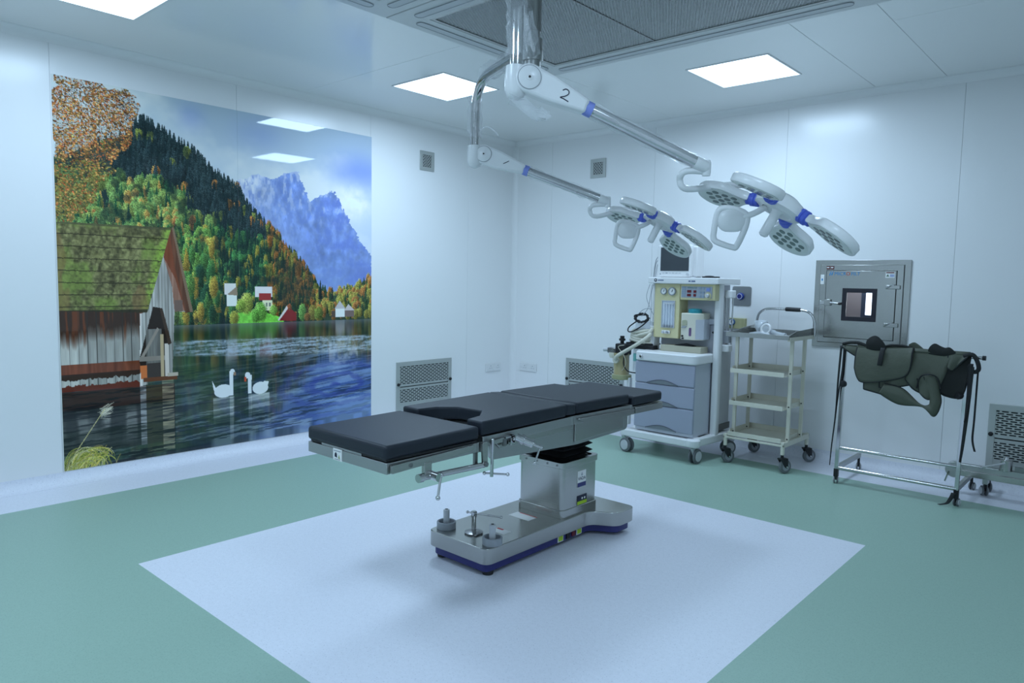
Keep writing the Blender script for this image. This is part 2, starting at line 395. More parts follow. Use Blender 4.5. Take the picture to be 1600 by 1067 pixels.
# ---- laminar flow ceiling unit
def perf_mat():
    m = bpy.data.materials.new('perforated_steel'); m.use_nodes = True; nt = m.node_tree; b = nt.nodes['Principled BSDF']
    b.inputs['Base Color'].default_value = (0.36, 0.37, 0.37, 1); b.inputs['Metallic'].default_value = 0.5; b.inputs['Roughness'].default_value = 0.45
    tc = nt.nodes.new('ShaderNodeTexCoord'); sp = nt.nodes.new('ShaderNodeSeparateXYZ'); nt.links.new(tc.outputs['Object'], sp.inputs[0])
    def mth(op, a, bb=None, c=None):
        n = nt.nodes.new('ShaderNodeMath'); n.operation = op
        for k, q in enumerate((a, bb, c)):
            if q is None: continue
            if isinstance(q, (int, float)): n.inputs[k].default_value = q
            else: nt.links.new(q, n.inputs[k])
        return n.outputs[0]
    pitch = 0.020
    u = mth('DIVIDE', sp.outputs[0], pitch); v = mth('DIVIDE', sp.outputs[1], pitch * 0.866)
    def cell(du, dv):
        # one of the two interleaved square lattices
        uu = mth('SUBTRACT', mth('FRACT', mth('ADD', u, du)), 0.5)
        vv = mth('MULTIPLY', mth('SUBTRACT', mth('FRACT', mth('ADD', mth('MULTIPLY', v, 0.5), dv)), 0.5), 2 * 0.866)
        return mth('ADD', mth('MULTIPLY', uu, uu), mth('MULTIPLY', vv, vv))
    d = mth('MINIMUM', cell(0, 0), cell(0.5, 0.5))
    hole = mth('LESS_THAN', d, 0.30 ** 2)
    tr = nt.nodes.new('ShaderNodeBsdfTransparent'); mx = nt.nodes.new('ShaderNodeMixShader')
    nt.links.new(hole, mx.inputs[0]); nt.links.new(b.outputs[0], mx.inputs[1]); nt.links.new(tr.outputs[0], mx.inputs[2])
    nt.links.new(mx.outputs[0], nt.nodes['Material Output'].inputs[0])
    return m
M_PERF = perf_mat()
M_FILTER = mat('white_filter_pleats', (0.88, 0.89, 0.90), 0.8, var=0.1, vscale=30)
def hepa(y0, y1, label):
    x0, x1 = -3.61, -1.20; zt = ZC - 0.028
    t = thing('laminar_flow_unit', label, 'air diffuser', ((x0 + x1) / 2, (y0 + y1) / 2, ZC), group='laminar flow ceiling units')
    i = 0.19
    R_ = lambda a, b, c, d: [(a, c), (b, c), (b, d), (a, d)]
    G().frame(R_(x0 + .002, x1 - .002, y0 + .002, y1 - .002), R_(x0 + i, x1 - i, y0 + i, y1 - i), zt, ZC + 0.01).build('frame', mat('unit_frame_grey', (.60, .61, .61), .35), t, bevel=0.004)
    G().frame(R_(x0 + i, x1 - i, y0 + i, y1 - i), R_(x0 + i + .02, x1 - i - .02, y0 + i + .02, y1 - i - .02), zt + 0.004, ZC + 0.01).build('inner_trim', M_STEEL2, t)
    xm = -2.57
    for a, b in ((x0 + i + .02, xm - .004), (xm + .004, x1 - i - .02)):
        G().add([(a, y0 + i + .02, zt + .010), (b, y0 + i + .02, zt + .010), (b, y1 - i - .02, zt + .010), (a, y1 - i - .02, zt + .010)], [(0, 1, 2, 3)]).build('perforated_panel', M_PERF, t)
    G().box(xm - .004, xm + .004, y0 + i + .02, y1 - i - .02, zt + .006, zt + .02).build('divider', M_DARKSTEEL, t)
    G().box(x0 + i, x1 - i, y0 + i, y1 - i, zt + .014, zt + .020).build('filter_sheet', M_FILTER, t)
    # recessed strips along the frame
    for g, nm in ((G().prism(rrect(x0 + .07, x0 + .13, y0 + .17, y1 - .17, .029), zt - .003, zt + .002), 0),
                  (G().prism(rrect(x1 - .13, x1 - .07, y0 + .17, y1 - .17, .029), zt - .003, zt + .002), 1),
                  (G().prism(rrect(x0 + .17, x1 - .17, y1 - .13, y1 - .07, .029), zt - .003, zt + .002), 2),
                  (G().prism(rrect(x0 + .17, x1 - .17, y0 + .07, y0 + .13, .029), zt - .003, zt + .002), 3)):
        sl_ = g.build('strip_lens', M_LGREY, t)
        h_ = G(); h_.v = [((v[0] + (v[0] - (x0 + x1) / 2) * .0), v[1], v[2]) for v in g.v]; n_ = len(g.v) // 2
        h_ = G().tube([Vector(v) for v in g.v[:n_]], .0022, 6, closed=True); h_.build('strip_groove', M_GREY, sl_)
hepa(2.832, 4.43, 'perforated laminar flow ceiling unit nearest the back wall, behind the lamp column')
hepa(1.23, 2.828, 'perforated laminar flow ceiling unit cut by the top edge of the picture')

# ------------------------------------------------------------------ wall mural (printed picture, two glossy sheets)
def paint_mural(W=760, H=780):
    rng = np.random.default_rng(11)
    xs = (np.arange(W) + 0.5) / W * 1000; ys = (np.arange(H) + 0.5) / H * 1000
    X, Y = np.meshgrid(xs, ys)
    def noise(nx, ny, octv=4, seed=0, per=0.55):
        r = np.random.default_rng(100 + seed); out = np.zeros((H, W)); amp = 1.0; tot = 0
        for _ in range(octv):
            gx, gy = max(2, int(nx)), max(2, int(ny)); q = r.random((gy + 2, gx + 2))
            fx = (np.arange(W) + .5) / W * gx; fy = (np.arange(H) + .5) / H * gy
            ix = fx.astype(int); iy = fy.astype(int); tx = fx - ix; ty = fy - iy
            tx = tx * tx * (3 - 2 * tx); ty = (ty * ty * (3 - 2 * ty))[:, None]
            a = q[iy][:, ix] * (1 - tx) + q[iy][:, ix + 1] * tx; b = q[iy + 1][:, ix] * (1 - tx) + q[iy + 1][:, ix + 1] * tx
            out += amp * (a * (1 - ty) + b * ty); tot += amp; amp *= per; nx *= 2; ny *= 2
        return out / tot
    def inpoly(p, x=X, y=Y):
        m = np.zeros(x.shape, bool); n = len(p)
        for i in range(n):
            x0, y0 = p[i]; x1, y1 = p[(i + 1) % n]
            if y0 == y1: continue
            c = ((y0 > y) != (y1 > y)) & (x < (x1 - x0) * (y - y0) / (y1 - y0) + x0); m ^= c
        return m
    C = lambda *c: np.array(c, float)
    I = np.zeros((H, W, 3))
    def put(mask, col, a=1.0):
        if np.ndim(a) == 0: I[mask] = I[mask] * (1 - a) + col * a if np.ndim(col) == 1 else I[mask] * (1 - a) + col[mask] * a
        else:
            aa = a[mask][:, None]; cc = col if np.ndim(col) == 1 else col[mask]
            I[mask] = I[mask] * (1 - aa) + cc * aa
    ALL = np.ones((H, W), bool)
    fine = noise(150, 155, 2, 1); mid = noise(40, 42, 4, 2); big = noise(5, 5, 4, 3)
    # sky
    t = np.clip(Y / 420, 0, 1)[..., None]; sx = np.clip((X - 200) / 800, 0, 1)[..., None]
    I[:] = C(128, 168, 200) * (1 - t) + C(168, 200, 232) * t
    I[:] = I * (1 - 0.35 * sx) + C(128, 170, 235) * 0.35 * sx
    cl = noise(4, 5, 5, 4)
    put(ALL, C(178, 208, 228), np.clip((cl - 0.46) * 3.0, 0, 0.75))
    bl = np.exp(-(((X - 950) / 110) ** 2 + ((Y - 130) / 60) ** 2)) + 0.5 * np.exp(-(((X - 355) / 40) ** 2 + ((Y - 45) / 40) ** 2)) + 0.35 * np.exp(-(((X - 560) / 90) ** 2 + ((Y - 60) / 50) ** 2))
    put(ALL, C(88, 128, 222), np.clip(bl * (0.55 + 0.5 * big), 0, 0.85))
    wc = np.exp(-(((X - 915) / 85) ** 2 + ((Y - 235) / 60) ** 2))
    put(ALL, C(186, 212, 242), np.clip(wc * (0.4 + mid), 0, 0.9))
    # mountains
    mp = [(440, 260), (497, 206), (535, 187), (571, 177), (622, 192), (649, 169), (677, 160), (703, 157), (724, 199), (745, 244), (788, 223), (825, 204), (851, 207), (877, 258), (923, 324), (964, 379), (1001, 410), (1001, 560), (440, 560)]
    mm = inpoly([(x + 0, y) for x, y in mp], X + (fine - .5) * 14, Y + (mid - .5) * 22)
    streak = noise(44, 30, 4, 5); diag = noise(22, 34, 4, 6)
    base = C(88, 128, 210) * (0.80 + 0.42 * streak)[..., None]
    base = base * (0.85 + 0.3 * diag)[..., None]
    put(mm, base)
    rock = np.clip((streak - 0.5) * 5, 0, 1) * np.clip((620 - X) / 130, 0, 1)
    put(mm, C(176, 205, 228), np.clip(np.clip((640 - X) / 190, 0, .75) * np.clip((330 - Y) / 120, 0, 1) + 0.5 * rock, 0, .9))
    put(mm, C(62, 96, 196), np.clip((diag - .5) * 3, 0, .6) * np.clip((X - 720) / 60, 0, 1))
    sn = noise(90, 45, 3, 33); put(mm, C(178, 206, 238), np.clip((sn - .58) * 4, 0, .45) * np.clip((360 - Y) / 160, 0, 1))
    put(mm, C(70, 108, 200), np.clip((.44 - sn) * 5, 0, .5))
    put(mm, C(128, 166, 226), np.clip((740 - X) / 200, 0, .55) * (X > 560) * np.clip((Y - 200) / 200, .2, 1))
    put(mm, C(104, 148, 220), np.clip((Y - 400) / 200, 0, .8))
    put(mm, C(70, 104, 205), np.clip((X - 850) / 130, 0, 1) * np.clip((Y - 420) / 60, 0, 1) * .8)
    # tree stamps
    def tree(cx, by, h, wd, col, con, seed, soft=1.0):
        x0, x1 = int((cx - wd * 1.3) / 1000 * W) - 1, int((cx + wd * 1.3) / 1000 * W) + 2
        y0, y1 = int((by - h) / 1000 * H) - 1, int(by / 1000 * H) + 2
        x0, y0 = max(x0, 0), max(y0, 0); x1, y1 = min(x1, W), min(y1, H)
        if x1 <= x0 or y1 <= y0: return
        xx = X[y0:y1, x0:x1]; yy = Y[y0:y1, x0:x1]; f = np.clip((yy - (by - h)) / h, 0, 1)
        nz = rng.random(xx.shape)
        if con:
            saw = 0.55 + 0.45 * ((f * (6 + seed % 5) + 0.15 * nz) % 1.0)
            m = (np.abs(xx - cx) < wd * f ** 0.8 * saw * (0.7 + 0.6 * nz) + .6) & (yy > by - h) & (yy < by)
        else:
            e = ((xx - cx) / wd) ** 2 + ((yy - by + h * .52) / (h * .52)) ** 2
            m = e < 0.55 + 0.75 * nz
        if not m.any(): return
        lt = np.clip(0.95 - 0.32 * (xx - cx) / max(wd, 1), .55, 1.3)
        lt = lt * (0.50 + 0.85 * nz ** 1.2) * (1.10 - 0.42 * f)
        sub = I[y0:y1, x0:x1]; sub[m] = (np.array(col, float)[None, :] * lt[m][:, None])
    ridge = [(0, 205), (181, 118), (206, 84), (226, 76), (255, 92), (284, 102), (313, 120), (355, 136), (402, 177), (434, 197), (468, 216), (497, 228), (515, 264), (544, 295), (583, 326), (627, 358), (654, 397), (701, 429), (744, 478), (771, 518), (798, 575), (826, 634)]
    hill = ridge + [(0, 634)]
    hm = inpoly(hill); I[hm] = C(24, 48, 54)
    rx = np.array([p[0] for p in ridge]); ry = np.array([p[1] for p in ridge])
    L = []
    for _ in range(2600):
        x = rng.uniform(-5, 830); top = np.interp(x, rx, ry); y = top + 14 + rng.random() ** 0.9 * (640 - top)
        L.append((y, x))
    for x in np.arange(178, 800, 8):
        L.append((np.interp(x, rx, ry) + rng.uniform(12, 34), x + rng.uniform(-4, 4)))
    L.sort()
    for k, (y, x) in enumerate(L):
        top = np.interp(x, rx, ry); dpt = (y - top); patch = mid[min(H - 1, int(y / 1000 * H)), min(W - 1, max(0, int(x / 1000 * W)))]
        if y > 636: y = 632
        u = rng.random(); v = rng.random(); con = True; h = rng.uniform(34, 62); wd = rng.uniform(6, 11)
        if x > 590 and dpt > 14:
            if (patch > .58 and u < .6) or u < .16: col = (112 + 24 * v, 80 + 16 * v, 44); con = v < .5
            elif u < .45: col = (84 + 30 * v, 104 + 16 * v, 52); con = v < .6
            else: col = (34, 62 + 10 * v, 50)
            h *= .9
        elif y < 300 + (x - 200) * .30 and dpt < 260 and not (x < 330 and y > 260):
            col = (30 + 12 * v, 56 + 16 * v, 68 + 16 * v)
            if u > .965: col = (104, 134, 66); con = False; wd = 12; h = 32
            elif u < .022: col = (158, 116, 58); con = False; wd = 12; h = 32
        elif x > 430:
            col = (24 + 8 * v, 62 + 22 * v, 58 + 8 * v)
            if u > .80: col = (50, 108 + 12 * v, 70); con = v < .5; wd = 12
            elif u < .05: col = (120, 128, 54); con = False
        elif x > 330 and y > 380:
            col = (34, 82 + 30 * v, 62)
            if u > .55: col = (72 + 30 * v, 136 + 14 * v, 70); con = False; wd = 12; h = 44
            elif u < .14: col = (158, 150, 66); con = False; wd = 11; h = 46
        else:
            col = (36, 80 + 26 * v, 66)
            if u > .60: col = (66 + 46 * v, 124 + 22 * v, 76); con = v < .3; wd = 14; h = 50
            elif u < .07: col = (166, 144, 76); con = v < .5; wd = 11; h = 52
            elif u < .10: col = (150, 104, 60); con = False; wd = 11; h = 44
        if y - h < top - 20: h = max(20, y - top + 20)
        tree(x, y, h, wd, col, con, k)
    # shaded hollows between the trees
    put(inpoly(hill), C(16, 36, 44), np.clip((.50 - mid) * 4, 0, .55)); put(inpoly(hill), C(18, 42, 46), np.clip((.5 - noise(12, 14, 3, 21)) * 3, 0, .45) * (Y > 320) * (X > 400))
    # lit broadleaf trees right of the house
    for k in range(70):
        x = rng.uniform(325, 425); y = rng.uniform(440, 634)
        tree(x, y, rng.uniform(40, 70), rng.uniform(9, 15), [(46, 104, 64), (84, 146, 72), (158, 150, 64), (30, 78, 60), (66, 130, 70)][k % 5], k % 3 == 0, k)
    # right bank forest
    r2x = np.array([771, 791, 837, 877, 925, 959, 1000]); r2y = np.array([528, 522, 534, 530, 512, 496, 474])
    rb = inpoly([(x, y + 8) for x, y in zip(r2x, r2y)] + [(1001, 633), (800, 633)]); I[rb] = C(40, 66, 58)
    LL = sorted([(rng.uniform(0, 1), rng.uniform(775, 1005)) for _ in range(230)])
    for k, (f, x) in enumerate(LL):
        top = np.interp(x, r2x, r2y); y = top + 26 + f * (634 - top - 26)
        q = rng.random(); tree(x, y, rng.uniform(26, 48), rng.uniform(7, 13), (46, 84, 62) if q < .5 else ((126, 138, 66) if q < .8 else (142, 104, 56)), q < .5, k)
    tree(786, 560, 62, 10, (34, 60, 66), True, 3); tree(833, 560, 40, 6, (34, 60, 66), True, 4)
    # lawn, houses
    lawn = inpoly([(470, 604), (520, 596), (580, 600), (640, 618), (650, 636), (468, 636)]); put(lawn, C(96, 200, 72) * np.ones((H, W, 1)) * (0.85 + 0.3 * fine)[..., None])
    R_ = lambda a, b, c, d: (X >= a) & (X <= b) & (Y >= c) & (Y <= d)
    put(R_(448, 484, 512, 545), C(176, 198, 218)); put(R_(454, 487, 545, 580), C(196, 214, 226)); put(inpoly([(455, 545), (487, 520), (490, 548)]), C(120, 118, 110))
    put(R_(548, 606, 521, 552), C(178, 200, 224)); put(R_(560, 602, 541, 563), C(134, 44, 50)); put(R_(572, 606, 563, 595), C(186, 206, 190)); put(R_(584, 590, 570, 582), C(90, 110, 120)); put(R_(595, 601, 570, 582), C(90, 110, 120))
    put(inpoly([(629, 628), (664, 584), (694, 606), (694, 630)]), C(112, 34, 42)); put(inpoly([(625, 626), (630, 628), (668, 584), (658, 581)]), C(172, 190, 206))
    put(R_(846, 884, 590, 622), C(204, 218, 230)); put(inpoly([(842, 594), (864, 566), (888, 594)]), C(150, 168, 190)); put(R_(884, 924, 596, 622), C(96, 92, 100)); put(inpoly([(882, 600), (900, 578), (926, 600)]), C(158, 172, 190)); put(R_(830, 846, 600, 622), C(70, 70, 72))
    for (x, y, h, wd, col) in ((520, 606, 66, 20, (150, 190, 84)), (500, 600, 40, 16, (126, 178, 70)), (566, 630, 60, 22, (104, 192, 84)), (548, 634, 44, 16, (92, 176, 76)), (478, 636, 40, 16, (140, 160, 66)), (610, 612, 34, 14, (120, 196, 90)), (716, 630, 52, 14, (92, 160, 84)), (668, 596, 20, 8, (150, 90, 60)), (756, 630, 48, 16, (118, 124, 60)), (780, 632, 46, 18, (96, 130, 60)), (735, 632, 26, 12, (120, 96, 56))):
        tree(x, y, h, wd, col, False, 1)
    # ------------------------------------------------ water
    wy = 632
    src = I.copy()
    iy = np.clip(((2 * wy - ys) / 1000 * H).astype(int), 0, H - 1)
    ref = src[iy]
    ref = (ref + np.roll(ref, 1, 1) + np.roll(ref, -1, 1)) / 3
    ar = np.arange(H)
    for sft in (2, 4, 7, 11): ref = (ref + ref[np.clip(ar + sft, 0, H - 1)] + ref[np.clip(ar - sft, 0, H - 1)]) / 3
    wm = Y >= wy
    base = ref * 0.60 + C(14, 30, 44) * 0.38
    put(wm, base)
    right = np.clip((X - 560 + (Y - 800) * .5) / 330, 0, 1) * np.clip((Y - 735) / 70, 0, 1)
    put(wm, C(52, 92, 178), right * 0.88)
    put(wm, C(30, 56, 62), np.clip((620 - X) / 260, 0, .6) * np.clip((Y - 730) / 60, 0, 1))
    put(wm, C(54, 92, 52), np.exp(-((X - 375) / 38) ** 2) * np.clip((Y - 735) / 40, 0, 1) * np.clip((860 - Y) / 90, 0, 1) * .55)
    def streaks(seed, nx, ny, slope):
        q = noise(nx, ny, 3, seed)
        shift = ((X * slope) / 1000 * H).astype(int)
        yy = np.clip(np.arange(H)[:, None] + shift, 0, H - 1)
        return q[yy, np.arange(W)[None, :]]
    rip = streaks(7, 9, 150, .06); rip2 = streaks(8, 16, 260, .04); wave = streaks(9, 5, 70, .10)
    low = np.clip((Y - 760) / 160, 0, 1)
    put(wm & (Y > 740), C(132, 172, 204), np.clip((rip - .54) * 6, 0, .55) * (.25 + .75 * low) * np.clip(.30 + X / 1000, 0, 1))
    put(wm & (Y > 740), C(16, 32, 50), np.clip((.47 - rip2) * 6, 0, .6) * (.5 + .5 * low))
    put(wm & (Y > 740), C(110, 158, 222), np.clip((wave - .52) * 5, 0, .6) * np.clip((X - 520) / 300, 0, 1))
    cxr, cyr = 850, 850
    rr = np.sqrt(((X - cxr) / 3.0) ** 2 + (Y - cyr) ** 2)
    put(wm & (Y > 770), C(40, 62, 168), np.clip(np.sin(rr / 5.5 + 3 * mid) * .6, 0, .55) * np.exp(-rr / 90) * 1.4)
    bt = np.interp(X, [290, 1000], [674, 686]); bb = np.interp(X, [290, 660, 1000], [722, 744, 747])
    edge = np.clip((Y - bt) / 5, 0, 1) * np.clip((bb - Y) / 8, 0, 1)
    put(wm, C(134, 172, 212), edge * np.clip(.55 + (rip2 - .5) * 1.6 + (fine - .5) * .7, .15, .9) * np.clip((X - 200) / 160, .3, 1))
    put(wm & (Y > 690) & (np.abs(X - 880) < 60), C(176, 204, 240), np.clip((mid - .42) * 2, 0, .4) * np.exp(-((Y - 735) / 60) ** 2))
    # ------------------------------------------------ boat house reflection
    fx = noise(46, 5, 2, 10)
    rm = (X < 292) & (Y > 796) & (Y < 960)
    put(rm, C(36, 46, 54), 0.75)
    put(rm, C(150, 172, 186), np.clip((fx - .45) * 3, 0, .6) * np.clip((Y - 840) / 40, 0, 1) * np.clip((960 - Y) / 90, 0, 1) * (0.35 + 0.9 * rip) * (X < 205))
    put(rm & (Y < 845), C(52, 34, 30), 0.6)
    put((X > 196) & (X < 212) & (Y > 796) & (Y < 960), C(150, 176, 200), np.clip(rip, 0, .8))
    put((X > 256) & (X < 290) & (Y > 780) & (Y < 985), C(150, 160, 140), np.clip((rip2 - .25) * 1.4, 0, .75))
    put((X > 212) & (X < 256) & (Y > 796) & (Y < 990), C(70, 82, 50), .45 * np.clip(rip + .2, 0, 1))
    put((X < 292) & (Y > 800), C(18, 30, 36), np.clip((.47 - rip2) * 6, 0, .75))
    # ------------------------------------------------ boat house
    side = inpoly([(-1, 584), (222, 590), (200, 598), (196, 797), (-1, 795)])
    pl = (X / 22.0); seam = np.abs((pl % 1) - .5) > .455; ptone = np.random.default_rng(5).random(60)[np.clip(pl.astype(int), 0, 59)]
    grain = noise(120, 10, 3, 12)
    wood = C(150, 172, 184) * (0.78 + 0.25 * ptone + 0.35 * (grain - .5))[..., None]
    put(side, wood)
    put(side, C(44, 34, 30), np.clip((660 + 40 * (grain - .5) + 26 * ptone - Y) / 40, 0, .94))
    put(side, C(104, 58, 36), np.clip((690 - Y) / 60, 0, 1) * np.clip((grain - .52) * 5, 0, .7))
    put(side & seam, C(40, 46, 50), .7)
    bnd = side & (Y > 724) & (Y < 752); put(bnd, C(104, 62, 46) * np.ones((H, W, 1)) * (0.7 + .5 * grain)[..., None]); put(side & (Y > 750) & (Y < 758 + 14 * grain), C(46, 36, 32))
    put(side & (Y > 780 + 14 * (fine - .5)), C(84, 40, 32))
    gable = inpoly([(283, 372), (222, 590), (200, 597), (196, 797), (217, 793), (219, 775), (286, 779), (296, 592), (328, 594)])
    pl2 = X / 9.0; seam2 = np.abs((pl2 % 1) - .5) > .40
    put(gable, C(156, 178, 192) * np.ones((H, W, 1)) * (0.75 + .5 * (grain - .3))[..., None]); put(gable & seam2, C(74, 82, 88), .6)
    put(gable & (X > 196) & (X < 203), C(178, 198, 214))
    op = inpoly([(236, 578), (259, 582), (283, 680), (275, 685), (273, 776), (199, 777), (196, 720)])
    put(op, C(34, 32, 32)); put(op & (Y > 640) & (X > 214) & (X < 258), C(98, 112, 120) * np.ones((H, W, 1)) * (0.6 + .6 * grain)[..., None])
    put(inpoly([(198, 718), (204, 724), (252, 640), (246, 636)]), C(120, 128, 132))
    put(op & (Y > 716) & (Y < 728), C(112, 120, 124)); put(op & (Y > 740) & (X < 216), C(176, 104, 58)); put(op & (Y > 735) & (X > 216) & (X < 254), C(52, 54, 58))
    put(R_(254, 263, 655, 782), C(150, 150, 128)); put(R_(266, 277, 682, 778), C(166, 180, 190)); put(inpoly([(254, 582), (262, 582), (286, 682), (276, 686)]), C(52, 46, 42))
    put(R_(205, 300, 774, 786), C(86, 56, 40)); put(R_(272, 303, 766, 776), C(150, 160, 160))
    barge = inpoly([(287, 357), (297, 358), (347, 594), (327, 597), (300, 500), (268, 440)])
    put(barge, C(84, 58, 46) * np.ones((H, W, 1)) * (0.7 + .6 * grain)[..., None])
    put(inpoly([(293, 357), (299, 358), (350, 594), (341, 595)]), C(104, 96, 84)); put(inpoly([(268, 440), (287, 372), (300, 470), (327, 590), (296, 594), (290, 520)]), C(120, 62, 40), .55)
    put(R_(296, 320, 560, 592), C(92, 84, 84))
    roof = inpoly([(-1, 361), (292, 358), (220, 594), (-1, 586)])
    sl = (X + (Y - 360) * 0.31)
    row = np.floor((Y - 360) / 31); tl = np.floor(sl / 8 + row * .5)
    rt_ = np.random.default_rng(8).random((12, 80))[np.clip(row, 0, 11).astype(int), np.clip(tl, 0, 79).astype(int)]
    rc = C(92, 104, 72) * (0.78 + .30 * rt_ + .75 * (fine - .5) + .3 * (grain - .5))[..., None]
    put(roof, rc)
    put(roof, C(96, 140, 58), np.clip((noise(16, 14, 4, 13) - .50) * 4, 0, .6) * np.clip(.4 + fine, 0, 1)); put(roof, C(120, 178, 62), np.clip((sl - 262) / 25, 0, .8) * np.clip(fine * 1.3, 0, 1))
    put(roof, C(110, 90, 66), np.clip((noise(20, 9, 3, 14) - .62) * 6, 0, .45))
    put(roof & (((Y - 360 + 3 * (grain - .5)) % 31) > 28.5), C(36, 40, 32), .8); put(roof & (Y < 366), C(60, 72, 56), .7); put(roof & (Y > 584), C(30, 34, 30), .8)
    # ------------------------------------------------ autumn branches
    ap = [(0, 0), (105, -2), (184, -1), (207, 24), (205, 95), (180, 146), (152, 178), (128, 226), (106, 272), (88, 312), (45, 352), (-3, 358)]
    am = inpoly(ap, X + (mid - .5) * 46, Y + (noise(30, 30, 3, 15) - .5) * 46)
    low = np.clip((Y - 60) / 120, 0, 1)
    put(am, C(58, 74, 62), (.10 + .30 * low) * np.clip(.4 + mid, 0, 1))
    for k in range(60):
        x0 = rng.uniform(-10, 150); y0 = rng.uniform(-10, 40); an = rng.uniform(.3, 1.25); px, py = x0, y0
        for st in range(90):
            an += rng.normal(0, .05); px += 1.8 * math.cos(an); py += 1.8 * math.sin(an)
            a, b = int(px / 1000 * W), int(py / 1000 * H)
            if 0 <= a < W and 0 <= b < H and am[b, a]: I[b, a] = C(50, 44, 46)
    pal = [(164, 116, 62), (184, 138, 72), (140, 82, 50), (120, 112, 62), (168, 100, 58), (104, 94, 60), (200, 158, 96), (86, 70, 56)]
    cl2 = noise(26, 28, 3, 30)
    for k in range(17000):
        x = rng.uniform(-4, 212); y = rng.uniform(-4, 360); a, b = int(x / 1000 * W), int(y / 1000 * H)
        if not (0 <= a < W - 2 and 0 <= b < H - 2) or not am[b, a]: continue
        if cl2[b, a] < .44 and rng.random() < .6: continue
        c = np.array(pal[rng.integers(0, 8)], float) * rng.uniform(.55, 1.15) * (.75 + .5 * cl2[b, a])
        if y > 200 and rng.random() < .55: c = np.array((118, 128, 64), float) * rng.uniform(.5, 1.1)
        if rng.random() < .3: I[b, a] = c
        else: I[b:b + rng.integers(1, 4), a:a + rng.integers(1, 5)] = c
    # ------------------------------------------------ swans
    for (cx, cy, rx_, ry_) in ((440, 834, 30, 20), (562, 836, 27, 19)):
        put(((X - cx) / rx_) ** 2 + ((Y - cy) / ry_) ** 2 < 1, C(206, 230, 240))
    put(inpoly([(404, 800), (412, 816), (425, 840), (415, 846), (408, 825)]), C(206, 230, 240)); put(inpoly([(592, 818), (580, 850), (560, 840), (575, 815)]), C(196, 222, 234))
    put((np.abs(X - 465) < 6) & (Y > 775) & (Y < 850), C(206, 230, 240)); put(((X - 469) / 8) ** 2 + ((Y - 778) / 9) ** 2 < 1, C(206, 230, 240)); put(R_(473, 480, 780, 790), C(120, 110, 100))
    put((np.abs(X - 526 + (Y - 820) * .02) < 6) & (Y > 792) & (Y < 850), C(206, 230, 240)); put(((X - 519) / 9) ** 2 + ((Y - 793) / 10) ** 2 < 1, C(206, 230, 240)); put(R_(508, 515, 798, 812), C(170, 70, 50))
    for (cx, wd, tt, bb_) in ((440, 34, 853, 930), (562, 32, 853, 915), (465, 6, 853, 985), (526, 5, 853, 930)):
        put((np.abs(X - cx) < wd) & (Y > tt) & (Y < bb_), C(176, 206, 226), np.clip(.75 - (Y - tt) / (bb_ - tt) * .6, 0, 1) * np.clip(rip * 1.3, 0, 1))
    # ------------------------------------------------ reeds
    for k in range(150):
        x0 = abs(rng.normal(0, 45)); y0 = 1004; ln = rng.uniform(40, 120) * (1 if x0 < 60 else .6); an = -PI / 2 + rng.uniform(-.15, .75)
        px, py = x0, y0; c = np.array([(150, 176, 66), (186, 190, 96), (120, 150, 58), (170, 190, 150)][k % 4], float) * rng.uniform(.7, 1.1)
        for st in range(int(ln)):
            an += .006 + .0006 * st * (rng.random() > .3); px += math.cos(an); py += math.sin(an)
            a, b = int(px / 1000 * W), int(py / 1000 * H)
            if 0 <= a < W and 0 <= b < H: I[b, a] = I[b, a] * .2 + c * .8
    for k in range(40):
        a0 = rng.uniform(-.8, .3); px, py = 95 + rng.normal(0, 6), 858 + rng.normal(0, 8)
        for st in range(22):
            px += math.cos(a0) * 1.2; py += math.sin(a0) * 1.0; a, b = int(px / 1000 * W), int(py / 1000 * H)
            if 0 <= a < W and 0 <= b < H: I[b, a] = I[b, a] * .4 + C(172, 192, 190) * .6
    for f in np.linspace(0, 1, 220):
        px, py = 25 + 78 * f, 960 - 112 * f; a, b = int(px / 1000 * W), int(py / 1000 * H); I[b, a] = C(170, 186, 140)
    I = np.clip(I / 255, 0, 1)
    lum = I.mean(2, keepdims=True); I = np.clip(lum + (I - lum) * 0.86, 0, 1)
    linI = np.where(I <= .04045, I / 12.92, ((I + .055) / 1.055) ** 2.4)
    return np.clip(linI / np.array(LIGHT_TINT) * MURAL_GAIN, 0.002, .92)
MURAL_GAIN = 1.12
def mural_material():
    m = bpy.data.materials.new('glossy_print'); m.use_nodes = True; nt = m.node_tree; b = nt.nodes['Principled BSDF']
    at = nt.nodes.new('ShaderNodeVertexColor'); at.layer_name = 'print'
    nt.links.new(at.outputs['Color'], b.inputs['Base Color'])
    b.inputs['Roughness'].default_value = 0.6; b.inputs['Specular IOR Level'].default_value = 0.0
    b.inputs['Coat Weight'].default_value = 1.0; b.inputs['Coat Roughness'].default_value = 0.03; b.inputs['Coat IOR'].default_value = 1.45
    return m
M_PRINT = mural_material()
IMG = paint_mural()
MH, MW = IMG.shape[:2]
MY0, MY1, MZ0, MZ1 = 1.629, 4.308, 0.09, 2.84
mu = thing('wall_mural', 'glossy mountain lake mural with boathouse and two swans, on the left wall', 'wall mural', (XL, MY0, MZ0))
half = MW * (2.955 - MY0) / (MY1 - MY0)
